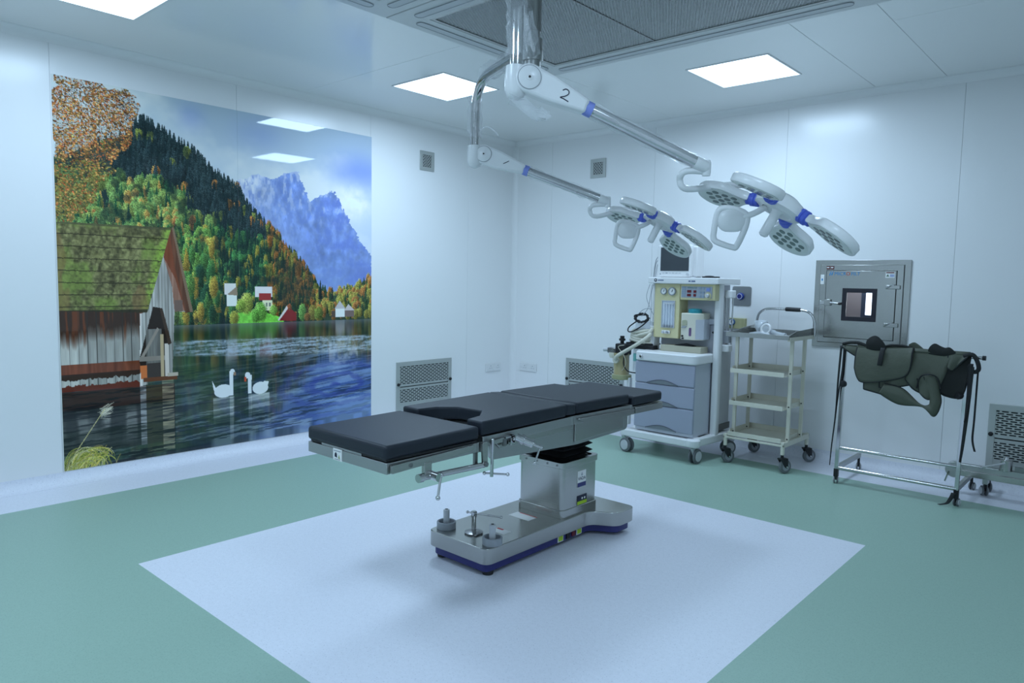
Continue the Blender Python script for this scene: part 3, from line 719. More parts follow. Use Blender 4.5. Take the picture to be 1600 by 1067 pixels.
def print_sheet(c0, c1):
    cols = np.arange(c0, c1); n, m = len(cols), MH
    yy = MY0 + (cols / (MW - 1)) * (MY1 - MY0); yy[0] += .0006 * (c0 > 0); yy[-1] -= .0006 * (c1 < MW); zz = MZ1 - (np.arange(MH) / (MH - 1)) * (MZ1 - MZ0)
    YY, ZZ = np.meshgrid(yy, zz)
    front = np.stack([np.full(YY.size, XL + 0.005), YY.ravel(), ZZ.ravel()], 1)
    a = np.arange(m - 1)[:, None] * n + np.arange(n - 1)[None, :]
    f = np.stack([a, a + n, a + n + 1, a + 1], -1).reshape(-1, 4)
    yb0, yb1 = yy[0], yy[-1]
    back = np.array([(XL + .0005, yb0, MZ1), (XL + .0005, yb1, MZ1), (XL + .0005, yb1, MZ0), (XL + .0005, yb0, MZ0)])
    nb = len(front); corners = [0, n - 1, (m - 1) * n + n - 1, (m - 1) * n]
    vs = np.concatenate([front, back]) - np.array(OFF[mu.name])
    fs = [tuple(q) for q in f.tolist()] + [(nb, nb + 1, nb + 2, nb + 3)] + [(corners[i], corners[(i + 1) % 4], nb + (i + 1) % 4, nb + i) for i in range(4)]
    me = bpy.data.meshes.new('print_sheet'); me.from_pydata(vs.tolist(), [], fs)
    ca = me.color_attributes.new('print', 'FLOAT_COLOR', 'POINT')
    colr = np.ones((len(vs), 4), np.float32); colr[:nb, :3] = IMG[:, cols].reshape(-1, 3)
    ca.data.foreach_set('color', colr.ravel())
    me.materials.append(M_PRINT)
    o = bpy.data.objects.new('print_sheet', me); COL.objects.link(o); o.parent = mu
    return o
print_sheet(0, int(half) + 1); print_sheet(int(half), MW)

# ------------------------------------------------------------------ wall fittings (local: x right, -y out of the wall, z up)
M_GRILLE = mat('grille_steel', (.50, .52, .50), .45, .55, var=.04)
def grille(name, label, loc, rz, w, h, cols, rows, group, bars=(), knobs=()):
    t = thing(name, label, 'air grille', loc, rz, group, world=False)
    b = 0.045 * min(1, w / .4 + .3)
    R_ = lambda i: [(-w / 2 + i, -h / 2 + i), (w / 2 - i, -h / 2 + i), (w / 2 - i, h / 2 - i), (-w / 2 + i, h / 2 - i)]
    G().frame(R_(0), R_(b), -0.012, -0.001, 'y').build('frame', M_GRILLE, t, bevel=0.002)
    G().box(-w / 2 + b, w / 2 - b, -0.0028, -0.0008, -h / 2 + b, h / 2 - b).build('backing', M_DARKVOID, t)
    g = G(); iw, ih = w - 2 * b, h - 2 * b; ph = ih / rows; pw = iw / cols; web = pw * 0.26; bar = ph * 0.42
    for r in range(rows + 1):
        z = -ih / 2 + r * ph; hb = bar / 2
        if any(abs(z - q) < ph * .6 for q in bars): hb = ph * 0.75
        g.box(-iw / 2, iw / 2, -0.008, -0.004, max(z - hb, -ih / 2), min(z + hb, ih / 2))
    for r in range(rows):
        z0 = -ih / 2 + r * ph
        for c in range(cols + 1):
            x = -iw / 2 + (c + (0.5 if r % 2 else 0)) * pw
            if x > iw / 2: continue
            g.box(max(x - web / 2, -iw / 2 + .0003), min(x + web / 2, iw / 2 - .0003), -0.0077, -0.0043, z0 + bar * .4, z0 + ph - bar * .4)
    g.build('slotted_sheet', M_GRILLE, t)
    for kx, kz in knobs: G().lathe([(0.016, 0), (0.016, .012), (0.010, .016)], (kx, -0.012, kz), (0, -1, 0), 14).build('screw_knob', M_BLACK, t)
    return t
GR = 'steel exhaust grilles low on the walls'
grille('exhaust_grille', 'low slotted steel grille in the mural wall, right of the mural', (XL, 5.003, 0.40), PI / 2, 0.762, 0.50, 12, 24, GR, bars=(-0.01, -.19), knobs=((-.36, 0.02), (.36, 0.02)))
grille('exhaust_grille', 'low slotted steel grille in the back wall, behind the table head and amber canister', (-4.503, YB, 0.40), 0, 0.762, 0.50, 12, 24, GR, bars=(-0.01, -.19), knobs=((-.36, 0.02), (.36, 0.02)))
grille('exhaust_grille', 'low slotted steel grille at the right picture edge, behind the apron rack', (-0.50, YB, 0.40), 0, 0.762, 0.50, 12, 24, GR, bars=(-0.01, -.19), knobs=((-.36, 0.02), (.36, 0.02)))
GV = 'small high wall vents'
grille('wall_vent', 'small square slotted vent high on the mural wall', (XL, 5.010, 2.708), PI / 2, 0.192, 0.195, 4, 8, GV, knobs=())
grille('wall_vent', 'small square slotted vent high on the back wall', (-4.521, YB, 2.705), 0, 0.194, 0.197, 4, 8, GV, knobs=())
def socket(label, loc, rz):
    t = thing('power_socket', label, 'power socket', loc, rz, 'white double power sockets', world=False)
    G().prism(rrect(-.128, .128, -.048, .048, .008), -.012, -.001, 'y').build('plate', M_WHITE, t, bevel=0.003)
    for cx in (-.06, .06):
        o = G().prism(rrect(cx - .052, cx + .052, -.038, .038, .004), -.0145, -.011, 'y').build('socket_module', M_WHITE, t)
        g = G()
        for dx, dz, r in ((0, .018, .0055), (-.014, -.008, .0042), (.014, -.008, .0042)): g.cyl((cx + .012 + dx, -.0153, dz), (cx + .012 + dx, -.0143, dz), r, n=10)
        g.build('pin_hole', M_GREY, o)
        G().box(cx - .042, cx - .026, -.0165, -.0143, -.012, .012).build('rocker', M_WHITE, o, bevel=0.002)
socket('white double power socket on the mural wall beside the corner', (XL, 6.053, 0.493), PI / 2)
socket('white double power socket on the back wall beside the corner', (-5.442, YB, 0.489), 0)
t = thing('gas_outlet', 'square steel wall plate with a round blue gas outlet, right of the anaesthesia machine', 'gas outlet', (-2.865, YB, 1.397), world=True)
G().prism(rrect(-2.957, -2.773, 1.308, 1.486, .018), YB - .008, YB - .001, 'y').build('plate', M_STEEL2, t, bevel=0.002)
G().lathe([(.032, 0), (.034, .015), (.028, .03), (.02, .032)], (-2.872, YB - .008, 1.393), (0, -1, 0)).build('outlet_ring', mat('outlet_blue', (0.02, 0.05, 0.30), .4), t)
G().lathe([(.017, 0), (.017, .004)], (-2.872, YB - .038, 1.393), (0, -1, 0)).build('outlet_core', M_NAVY, t)
g = G(); g.tube([(-2.872 + .024 * math.cos(a * PI / 12), YB - .0395, 1.393 + .024 * math.sin(a * PI / 12)) for a in range(24)], .002, 6, closed=True); g.build('white_ring', M_LABEL, t)
t = thing('regulator_block', 'tan wall block with a round blue-rimmed gauge, under the gas outlet', 'gauge', (-2.89, YB, 1.14))
G().box(-2.975, -2.805, YB - .05, YB - .001, 1.095, 1.192).build('body', M_WOODBLOCK, t, bevel=0.004)
G().lathe([(.030, 0), (.030, .022), (.024, .022), (.024, .018)], (-2.925, YB - .05, 1.155), (0, -1, 0)).build('gauge_rim', mat('gauge_rim_blue', (0.05, .13, .32), .3), t)
G().lathe([(.0235, 0), (.0235, .002)], (-2.925, YB - .0685, 1.155), (0, -1, 0)).build('gauge_face', M_LABEL, t)
G().box(-2.928, -2.922, YB - .0725, YB - .0707, 1.147, 1.172).build('gauge_needle', M_INK, t)

# ---- pass box
t = thing('pass_box', 'stainless steel pass box hatch with a small dark-framed window, in the back wall', 'pass box', (-1.84, YB, 1.0))
R_ = lambda a, b, c, d: [(a, c), (b, c), (b, d), (a, d)]
G().frame(R_(-2.207, -1.468, 0.985, 1.722), R_(-2.163, -1.514, 1.024, 1.684), YB - .012, YB - .001, 'y').build('outer_frame', M_STEEL, t, bevel=0.002)
G().frame(R_(-2.160, -1.517, 1.027, 1.681), R_(-2.112, -1.564, 1.068, 1.637), YB - .022, YB - .001, 'y').build('inner_frame', M_STEEL, t, bevel=0.002)
G().frame(R_(-2.150, -1.530, 1.040, 1.670), R_(-1.955, -1.720, 1.235, 1.470), YB - .0095, YB - .002, 'y').build('light_stop_frame', M_BLACK, t)  # black ring added behind the door to stop chamber light leaking round it
dr = G(); dr.frame(R_(-2.108, -1.568, 1.072, 1.633), R_(-1.94, -1.735, 1.25, 1.455), YB - .028, YB - .010, 'y')
dr = dr.build('door', M_STEEL, t, bevel=0.002)
G().frame(R_(-1.972, -1.703, 1.216, 1.488), R_(-1.936, -1.739, 1.252, 1.452), YB - .034, YB - .027, 'y').build('window_gasket', mat('gasket_black', (0.016, .014, .022), .45), dr, bevel=0.002)
G().box(-1.938, -1.737, YB - .031, YB - .027, 1.25, 1.454).build('window_pane', mat('pane_glass', (.9, .95, 1), .03, trans=1.0, ior=1.1, var=0), dr)
# chamber behind the door, with the far hatch and its bright window
G().frame(R_(-2.138, -1.542, 1.052, 1.658), R_(-2.130, -1.550, 1.060, 1.650), YB - .001, YB + .53, 'y').build('chamber', M_STEEL2, t)
G().cyl((-2.05, YB + .25, 1.640), (-1.63, YB + .25, 1.640), .010, n=12).build('chamber_lamp', mat('chamber_lamp_glow', (.85, .92, 1.0), .5, emit=22.0), t)
fd = G().frame(R_(-2.13, -1.55, 1.06, 1.65), R_(-1.94, -1.735, 1.25, 1.455), YB + .51, YB + .53, 'y').build('far_door', mat('far_door_pinkish', (.66, .58, .60), .4), t)
G().frame(R_(-1.972, -1.703, 1.216, 1.488), R_(-1.936, -1.739, 1.252, 1.452), YB + .502, YB + .511, 'y').build('far_gasket', mat('far_gasket_blue_grey', (.10, .13, .20), .45), fd)
G().box(-1.95, -1.725, YB + .532, YB + .536, 1.24, 1.465).build('far_lit_window', mat('lit_window', (.85, .93, 1.0), .5, emit=2.6), fd)
for zc in (1.505, 1.198):
    h = G().box(-1.640, -1.535, YB - .040, YB - .028, zc - .018, zc + .014).build('hinge', M_STEEL, t, bevel=0.004)
    G().tube(bez([(-1.632, YB - .04, zc - .012), (-1.60, YB - .052, zc + .012), (-1.575, YB - .044, zc + .018)], 5), .005, 8).build('hinge_lever', M_CHROME, h)
la = G().box(-2.150, -2.055, YB - .046, YB - .028, 1.345, 1.378).build('latch', M_CHROME, t, bevel=0.003)
G().box(-2.110, -2.060, YB - .052, YB - .044, 1.338, 1.392).build('latch_body', M_STEEL, la, bevel=0.003)
G().cyl((-2.06, YB - .055, 1.362), (-1.985, YB - .06, 1.358), .008, n=10).build('latch_handle', M_CHROME, la)
G().cyl((-1.99, YB - .06, 1.358), (-1.972, YB - .06, 1.357), .011, n=12).build('latch_knob', M_BLACK, la)
sw = G().box(-2.158, -2.128, YB - .025, YB - .021, 1.518, 1.60).build('switch_plate', M_LABEL, t, bevel=0.001)
G().box(-2.148, -2.138, YB - .028, YB - .025, 1.548, 1.566).build('switch_rocker', M_BLUEINK, sw)
for x in (-2.098, -2.066):
    s_ = G().box(x - .014, x + .014, YB - .025, YB - .021, 1.644, 1.672).build('warning_sticker', mat('sticker_maroon', (.10, .01, .015), .5), t)
    G().box(x - .011, x + .008, YB - .0258, YB - .0248, 1.655, 1.664).build('sticker_mark', M_LABEL, s_)
wb = basis((-1.955, YB - .0285, 1.606), (1, 0, 0), (0, -1, 0))
text('lettering', 'MICR', .040, M_BLUEINK, dr, basis((-1.998, YB - .0285, 1.607), (1, 0, 0), (0, -1, 0)))
text('lettering', 'O', .040, M_RED, dr, basis((-1.935, YB - .0285, 1.607), (1, 0, 0), (0, -1, 0)))
text('lettering', 'FILT', .040, M_BLUEINK, dr, basis((-1.877, YB - .0285, 1.607), (1, 0, 0), (0, -1, 0)))
g = G()
for k in (0, 1):
    g.prism([(-2.088 + k * .016, 1.593), (-2.080 + k * .016, 1.593), (-2.072 + k * .016, 1.618), (-2.080 + k * .016, 1.618)], YB - .0292, YB - .0280, 'y')
    g.prism(circ(-2.073 + k * .016, 1.623, .004, 10), YB - .0292, YB - .0280, 'y')
g.build('logo_mark', M_BLUEINK, dr)
lb = G().box(-1.648, -1.580, YB - .0295, YB - .0280, 1.578, 1.628).build('caution_label', M_LABEL, dr)
G().box(-1.644, -1.584, YB - .0302, YB - .0292, 1.615, 1.624).build('label_stripe', mat('stripe_dark_red', (.16, .03, .03), .5), lb)
G().prism([(-1.642, 1.588), (-1.620, 1.588), (-1.631, 1.608)], YB - .0302, YB - .0292, 'y').build('label_triangle', mat('triangle_green', (.10, .18, .12), .5), lb)
G().box(-1.615, -1.584, YB - .0302, YB - .0292, 1.585, 1.606).build('label_text_block', mat('label_blue', (.36, .42, .62), .5), lb)

# ------------------------------------------------------------------ operating table (long axis along y)
t = thing('operating_table', 'operating table with black pads on a steel column and blue-skirted base', 'operating table', (-2.62, 3.05, 0))
TX0, TX1 = -2.890, -2.315
def rpoly(p, r, n=4):
    "round the corners of a polygon"
    out = []; m = len(p)
    for i in range(m):
        a, b, c = Vector(p[i - 1] + (0,)), Vector(p[i] + (0,)), Vector(p[(i + 1) % m] + (0,))
        d1 = (a - b).normalized(); d2 = (c - b).normalized(); rr = min(r, (a - b).length * .45, (c - b).length * .45)
        for k in range(n + 1):
            f = k / n; q = (b + d1 * rr) * (1 - f) ** 2 + b * 2 * f * (1 - f) + (b + d2 * rr) * f * f
            out.append((q.x, q.y))
    return out
def base_outline(e):
    cx = -2.63; hw = .222 + e; hT = .365 + e
    return [(cx - hw, 2.535 - e), (cx + hw, 2.535 - e), (cx + hw, 3.415 - e), (cx + hT, 3.50 - e), (cx + hT, 3.685 + e), (cx - hT, 3.685 + e), (cx - hT, 3.50 - e), (cx - hw, 3.415 - e)]
G().prism(rpoly(base_outline(-.022), .035), 0.022, 0.075).build('base_skirt', M_NAVY, t, bevel=0.003)
G().prism(rpoly(base_outline(0), .05, 6), 0.068, 0.152).build('base_cover', M_STEEL, t, bevel=0.004)
for x, y in ((-2.80, 2.60), (-2.46, 2.60), (-2.90, 3.62), (-2.36, 3.62)):
    G().lathe([(.028, 0), (.03, .012), (.022, .026)], (x, y, 0)).build('levelling_foot', M_BLACK, t)
# steering pegs and brake crank on the base
for x, y in ((-2.800, 2.625), (-2.455, 2.625)):
    k = G().lathe([(.052, 0), (.052, .035), (.046, .038), (.042, .035), (.042, .012), (.001, .012)], (x, y, .152)).build('peg_cup', M_GREY, t)
    G().lathe([(.017, .01), (.017, .098), (.012, .102)], (x, y, .152)).build('peg', M_LGREY, k)
    G().lathe([(.008, .1), (.008, .1035)], (x, y, .152)).build('peg_socket', M_BLACK, k)
k = G().lathe([(.048, 0), (.05, .008), (.03, .014)], (-2.632, 2.668, .152)).build('brake_flange', M_DARKSTEEL, t)
G().lathe([(.012, 0), (.012, .075), (.015, .08), (.016, .108), (.012, .113)], (-2.632, 2.668, .16)).build('brake_post', M_CHROME, k)
G().tube([(-2.668, 2.655, .262), (-2.632, 2.668, .260), (-2.515, 2.755, .245)], .0045, 8).ell((-2.668, 2.655, .262), .008, .008, .008, 10, 6).ell((-2.515, 2.755, .245), .008, .008, .008, 10, 6).build('brake_handle', M_CHROME, k)
lb = G().box(-2.70, -2.55, 3.02, 3.10, .152, .1532).build('base_label', M_LABEL, t)
G().box(-2.68, -2.55, 3.092, 3.10, .1525, .1536).build('label_red_line', M_RED, lb)
lb = G().box(-2.60, -2.50, 2.76, 2.82, .152, .1532).build('base_label', M_LABEL, t)
G().box(-2.595, -2.55, 2.805, 2.82, .1525, .1536).build('label_red_line', M_RED, lb)
for y, m_, w_ in ((3.16, M_LIME, .02), (3.335, M_LIME, .02)):
    lb = G().box(-2.429, -2.4245, y - w_ - .004, y + w_ + .004, .028, .068).build('skirt_label', M_LABEL, t)
    G().box(-2.4255, -2.4235, y - w_ + .001, y + w_ - .001, .033, .063).build('label_print', m_, lb)
G().box(-2.429, -2.422, 3.215, 3.245, .030, .062).build('power_inlet', M_BLACK, t)
G().box(-2.429, -2.421, 3.265, 3.295, .032, .062).build('rocker_switch', M_DRED, t, bevel=.002)
# column
G().prism(rrect(-2.772, -2.428, 3.170, 3.525, .035), .150, .198).build('column_foot', M_STEEL, t, bevel=.003)
G().prism(rrect(-2.766, -2.434, 3.176, 3.519, .035), .195, .465).build('column', M_STEEL, t, bevel=.003)
G().frame(rrect(-2.774, -2.426, 3.168, 3.527, .037), rrect(-2.748, -2.452, 3.194, 3.501, .03), .440, .475).build('column_collar', M_STEEL, t, bevel=.002)
for x in (-2.70, -2.62, -2.54, -2.47): G().cyl((x, 3.169, .459), (x, 3.1655, .459), .006, n=10).build('collar_screw', M_DARKSTEEL, t)
pts = []
for i in range(9): pts.append((.0 if i % 2 else .034, .462 + i * .020))
g = G(); P_ = []
for e, z in pts: P_.append([(x, y, z) for x, y in rrect(-2.715 - e, -2.485 + e, 3.225 - e, 3.47 + e, .03)])
n = len(P_[0])
for k in range(len(P_) - 1): g.add(P_[k] + P_[k + 1], [(i, (i + 1) % n, n + (i + 1) % n, n + i) for i in range(n)])
g.add(P_[-1], [tuple(range(n))]); g.build('bellows', M_RUBBER, t, weld=True)
lb = G().box(-2.4345, -2.4315, 3.317, 3.397, .308, .402).build('maker_label', M_LABEL, t)
G().box(-2.4325, -2.4306, 3.317, 3.397, .308, .333).build('label_band', M_NAVY, lb)
text('lettering', 'VADA', .027, M_INK, lb, basis((-2.4312, 3.357, .356), (0, 1, 0), (1, 0, 0)))
G().prism([(3.350, .378), (3.357, .371), (3.364, .378), (3.357, .394)], -2.4325, -2.4308, 'x').build('drop_mark', M_GREY, lb)
lb = G().box(-2.4345, -2.4315, 3.318, 3.410, .203, .256).build('warning_label', M_INK, t)
G().box(-2.4325, -2.4306, 3.318, 3.410, .203, .222).build('label_lime_band', M_LIME, lb)
for dy in (0, .024): G().prism(circ(3.365 + dy, .236, .007, 8), -2.4325, -2.4306, 'x').build('label_symbol', M_LABEL, lb)
# under-carriage
G().prism(rpoly([(2.465, .640), (3.15, .607), (3.66, .622), (3.66, .735), (2.455, .735)], .03), -2.345, -2.325, 'x').build('side_plate', M_STEEL2, t, bevel=.002)
G().prism(rpoly([(2.465, .640), (3.15, .607), (3.66, .622), (3.66, .735), (2.455, .735)], .03), -2.880, -2.860, 'x').build('side_plate', M_STEEL2, t, bevel=.002)
G().box(-2.86, -2.345, 2.50, 3.64, .655, .735).build('carriage', M_STEEL2, t)
G().prism([(2.462, .742), (3.11, .756), (3.11, .700), (2.52, .690)], -2.322, -2.316, 'x').build('side_cover', M_STEEL, t, bevel=.002)
G().prism([(3.125, .755), (3.69, .744), (3.69, .705), (3.60, .700), (3.60, .640), (3.125, .625)], -2.324, -2.317, 'x').build('side_cover', M_STEEL, t, bevel=.002)
# section frames
def section(y0, y1, z0, z1, nm, m_=M_STEEL2, e=.0):
    g = G(); a = []
    for y, z in ((y0, z0), (y1, z1)):
        a.append((y, z))
    (ya, za), (yb, zb) = a
    for x0, x1 in ((TX0 - e, TX0 + .03), (TX1 - .03, TX1 + e)):
        g.prism([(ya, za - .045), (yb, zb - .045), (yb, zb), (ya, za)], x0, x1, 'x')
    g.prism([(ya - .003, za - .0465), (ya + .02, za - .0465), (ya + .02, za + .0015), (ya - .003, za + .0015)], TX0 - .0015, TX1 + .0015, 'x')
    g.prism([(yb - .02, zb - .0465), (yb + .003, zb - .0465), (yb + .003, zb + .0015), (yb - .02, zb + .0015)], TX0 - .0015, TX1 + .0015, 'x')
    g.prism([(ya + .02, za - .010), (yb - .02, zb - .010), (yb - .02, zb - .002), (ya + .02, za - .002)], TX0 + .03, TX1 - .03, 'x')
    return g.build(nm, m_, t, bevel=.002)
section(1.832, 2.385, .738, .742, 'leg_section_frame')
section(2.400, 3.105, .764, .772, 'seat_section_frame')
section(3.115, 3.690, .772, .766, 'back_section_frame')
section(3.700, 4.030, .752, .750, 'head_section_frame')
def pad(poly, z0a, z0b, th, nm, ya, yb, bev=.016):
    g = G(); n = len(poly)
    f = lambda y: z0a + (z0b - z0a) * (y - ya) / (yb - ya)
    g.add([(x, y, f(y)) for x, y in poly] + [(x, y, f(y) + th) for x, y in poly], [tuple(range(n))[::-1], tuple(range(n, 2 * n))] + [(i, (i + 1) % n, n + (i + 1) % n, n + i) for i in range(n)])
    return g.build(nm, M_BLACKPAD, t, bevel=bev, seg=4, ang=50)
pad([(TX0 - .005, 1.825), (TX1, 1.825), (TX1, 2.378), (TX0 - .005, 2.378)], .749, .756, .062, 'leg_pad', 1.825, 2.378)
cxp = (TX0 + TX1) / 2
pad([(TX0 - .005, 2.392), (TX0 + .115, 2.392), (TX0 + .135, 2.50), (cxp - .07, 2.585), (cxp + .08, 2.60), (TX1 - .125, 2.50), (TX1 - .105, 2.392), (TX1, 2.392), (TX1, 3.04), (TX0 - .005, 3.04)], .769, .776, .068, 'seat_pad', 2.392, 3.04, .011)
pad([(TX0 - .005, 3.042), (TX1, 3.042), (TX1, 3.128), (TX0 - .005, 3.128)], .782, .776, .062, 'joint_pad', 3.042, 3.128, .012)
pad([(TX0 - .005, 3.132), (TX1, 3.132), (TX1, 3.662), (TX0 - .005, 3.662)], .778, .773, .064, 'back_pad', 3.132, 3.662)
pad([(TX0 + .005, 3.690), (TX1 + .008, 3.690), (TX1 + .008, 4.032), (TX0 + .005, 4.032)], .757, .757, .060, 'head_pad', 3.690, 4.032)
G().box(TX0 + .01, TX1 - .01, 1.836, 2.36, .742, .752).build('leg_board', M_BLACK, t)
G().box(TX0 + .1, TX0 + .40, 1.8335, 1.84, .740, .7495).build('board_lip', M_STEEL2, t)
# accessory rails
for x0, x1 in ((TX1 + .004, TX1 + .018), (TX0 - .018, TX0 - .004)):
    rl = G().prism(rpoly([(1.842, .694), (2.30, .714), (2.325, .722), (2.33, .741), (1.842, .730)], .006, 2), x0, x1, 'x').build('leg_rail', M_STEEL, t, bevel=.001)
    G().cyl(((x0 + x1) / 2 - .012, 1.945, .715), ((x0 + x1) / 2 + .009, 1.945, .715), .010, n=14).build('rail_screw', M_DARKSTEEL, rl)
    G().prism([(2.455, .722), (2.53, .724), (2.53, .744), (2.455, .742)], x0, x1, 'x').build('seat_rail', M_STEEL, t, bevel=.001)
    G().prism([(3.20, .726), (3.69, .712), (3.69, .744), (3.12, .757)], x0, x1, 'x').build('back_rail', M_STEEL, t, bevel=.001)
    G().prism([(3.705, .712), (4.026, .708), (4.026, .748), (3.705, .748)], x0, x1 - .002, 'x').build('head_rail', M_STEEL, t, bevel=.001)
# leg section hinge rod, link plate and clamps on the near side
xs = TX1 + .012
lk = G().box(xs - .012, xs + .008, 2.020, 2.062, .640, .712).build('rod_bracket', M_STEEL, t, bevel=.002)
G().cyl((xs, 1.995, .647), (xs, 2.400, .634), .013, n=14).build('hinge_rod', M_CHROME, lk)
G().cyl((xs, 1.990, .647), (xs, 2.015, .647), .019, n=14).build('rod_end', M_CHROME, lk)
G().cyl((xs - .01, 2.07, .648), (xs + .045, 2.07, .645), .019, n=14).build('clamp_boss', M_CHROME, lk)
G().cyl((xs + .04, 2.085, .650), (xs + .05, 2.060, .560), .006, n=10).ell((xs + .05, 2.06, .558), .011, .011, .011, 10, 6).ell((xs + .038, 2.088, .652), .012, .012, .012, 10, 6).build('clamp_lever', M_CHROME, lk)
lp = G().prism(rpoly([(2.375, .745), (2.410, .745), (2.412, .625), (2.385, .625)], .01, 3), xs - .004, xs + .010, 'x').build('link_plate', M_STEEL, t, bevel=.001)
G().cyl((xs + .008, 2.398, .638), (xs + .018, 2.398, .638), .012, n=14).build('link_bolt', M_DARKSTEEL, lp)
G().box(xs - .03, xs - .018, 2.352, 2.372, .632, .742).build('link_strut', M_DARKSTEEL, lp)
tb = G().cyl((xs + .012, 2.440, .748), (xs + .012, 2.437, .572), .0085, n=12).ell((xs + .012, 2.44, .748), .0095, .0095, .0095, 10, 6).build('screw_spindle', M_CHROME, t)
G().cyl((xs - .02, 2.420, .586), (xs + .06, 2.498, .580), .0048, n=10).ell((xs - .02, 2.42, .586), .009, .009, .009, 10, 6).ell((xs + .06, 2.498, .58), .009, .009, .009, 10, 6).build('spindle_bar', M_CHROME, tb)
cl = G().box(xs - .01, xs + .012, 2.572, 2.600, .700, .748).box(xs - .01, xs + .012, 2.535, 2.60, .738, .748).build('rail_clamp', M_CHROME, t, bevel=.002)
G().cyl((xs + .01, 2.612, .735), (xs + .085, 2.655, .705), .019, n=16).build('clamp_barrel', M_CHROME, cl)
G().cyl((xs + .03, 2.623, .728), (xs + .045, 2.632, .722), .025, n=16).build('clamp_ring', M_CHROME, cl)
G().cyl((xs + .085, 2.655, .705), (xs + .125, 2.678, .690), .008, n=10).build('clamp_screw', M_CHROME, cl)
G().cyl((xs + .115, 2.675, .705), (xs + .095, 2.655, .615), .0045, n=10).ell((xs + .095, 2.655, .613), .010, .010, .010, 10, 6).build('clamp_handle', M_CHROME, cl)
G().box(xs + .0, xs + .008, 2.520, 2.545, .705, .738).build('clamp_jaw', M_DARKSTEEL, cl)
lb = G().box(-2.690, -2.625, 1.8265, 1.8300, .690, .742).build('foot_label', M_LABEL, t)
G().prism([(-2.677, .706), (-2.659, .703), (-2.661, .720), (-2.667, .727), (-2.676, .720)], 1.8256, 1.8268, 'y').build('label_symbol', M_INK, lb)
G().prism([(-2.651, .702), (-2.637, .699), (-2.644, .717)], 1.8256, 1.8268, 'y').build('label_triangle', mat('triangle_olive', (.3, .36, .16), .5), lb)
G().box(-2.684, -2.632, 1.8256, 1.8268, .731, .735).box(-2.676, -2.638, 1.8256, 1.8268, .694, .697).build('label_line', M_GREY, lb)

# ------------------------------------------------------------------ surgical lamps
POLE = Vector((-2.54, 2.96, 0))
t = thing('lamp_column', 'steel ceiling column that carries both surgical lamps', 'lamp column', (-2.54, 2.96, ZC - .03))
G().lathe([(.13, 0), (.13, .03), (.06, .045), (.06, .05)], (-2.54, 2.96, ZC - .022), (0, 0, -1)).build('ceiling_flange', M_STEEL2, t)
G().lathe([(.046, 0), (.046, .24)], (-2.54, 2.96, ZC - .06), (0, 0, -1)).build('pole', M_STEEL, t)
G().lathe([(.041, .235), (.041, .36), (.046, .362), (.046, .445), (.038, .45)], (-2.54, 2.96, ZC - .06), (0, 0, -1)).build('pole_sleeve', M_STEEL2, t)

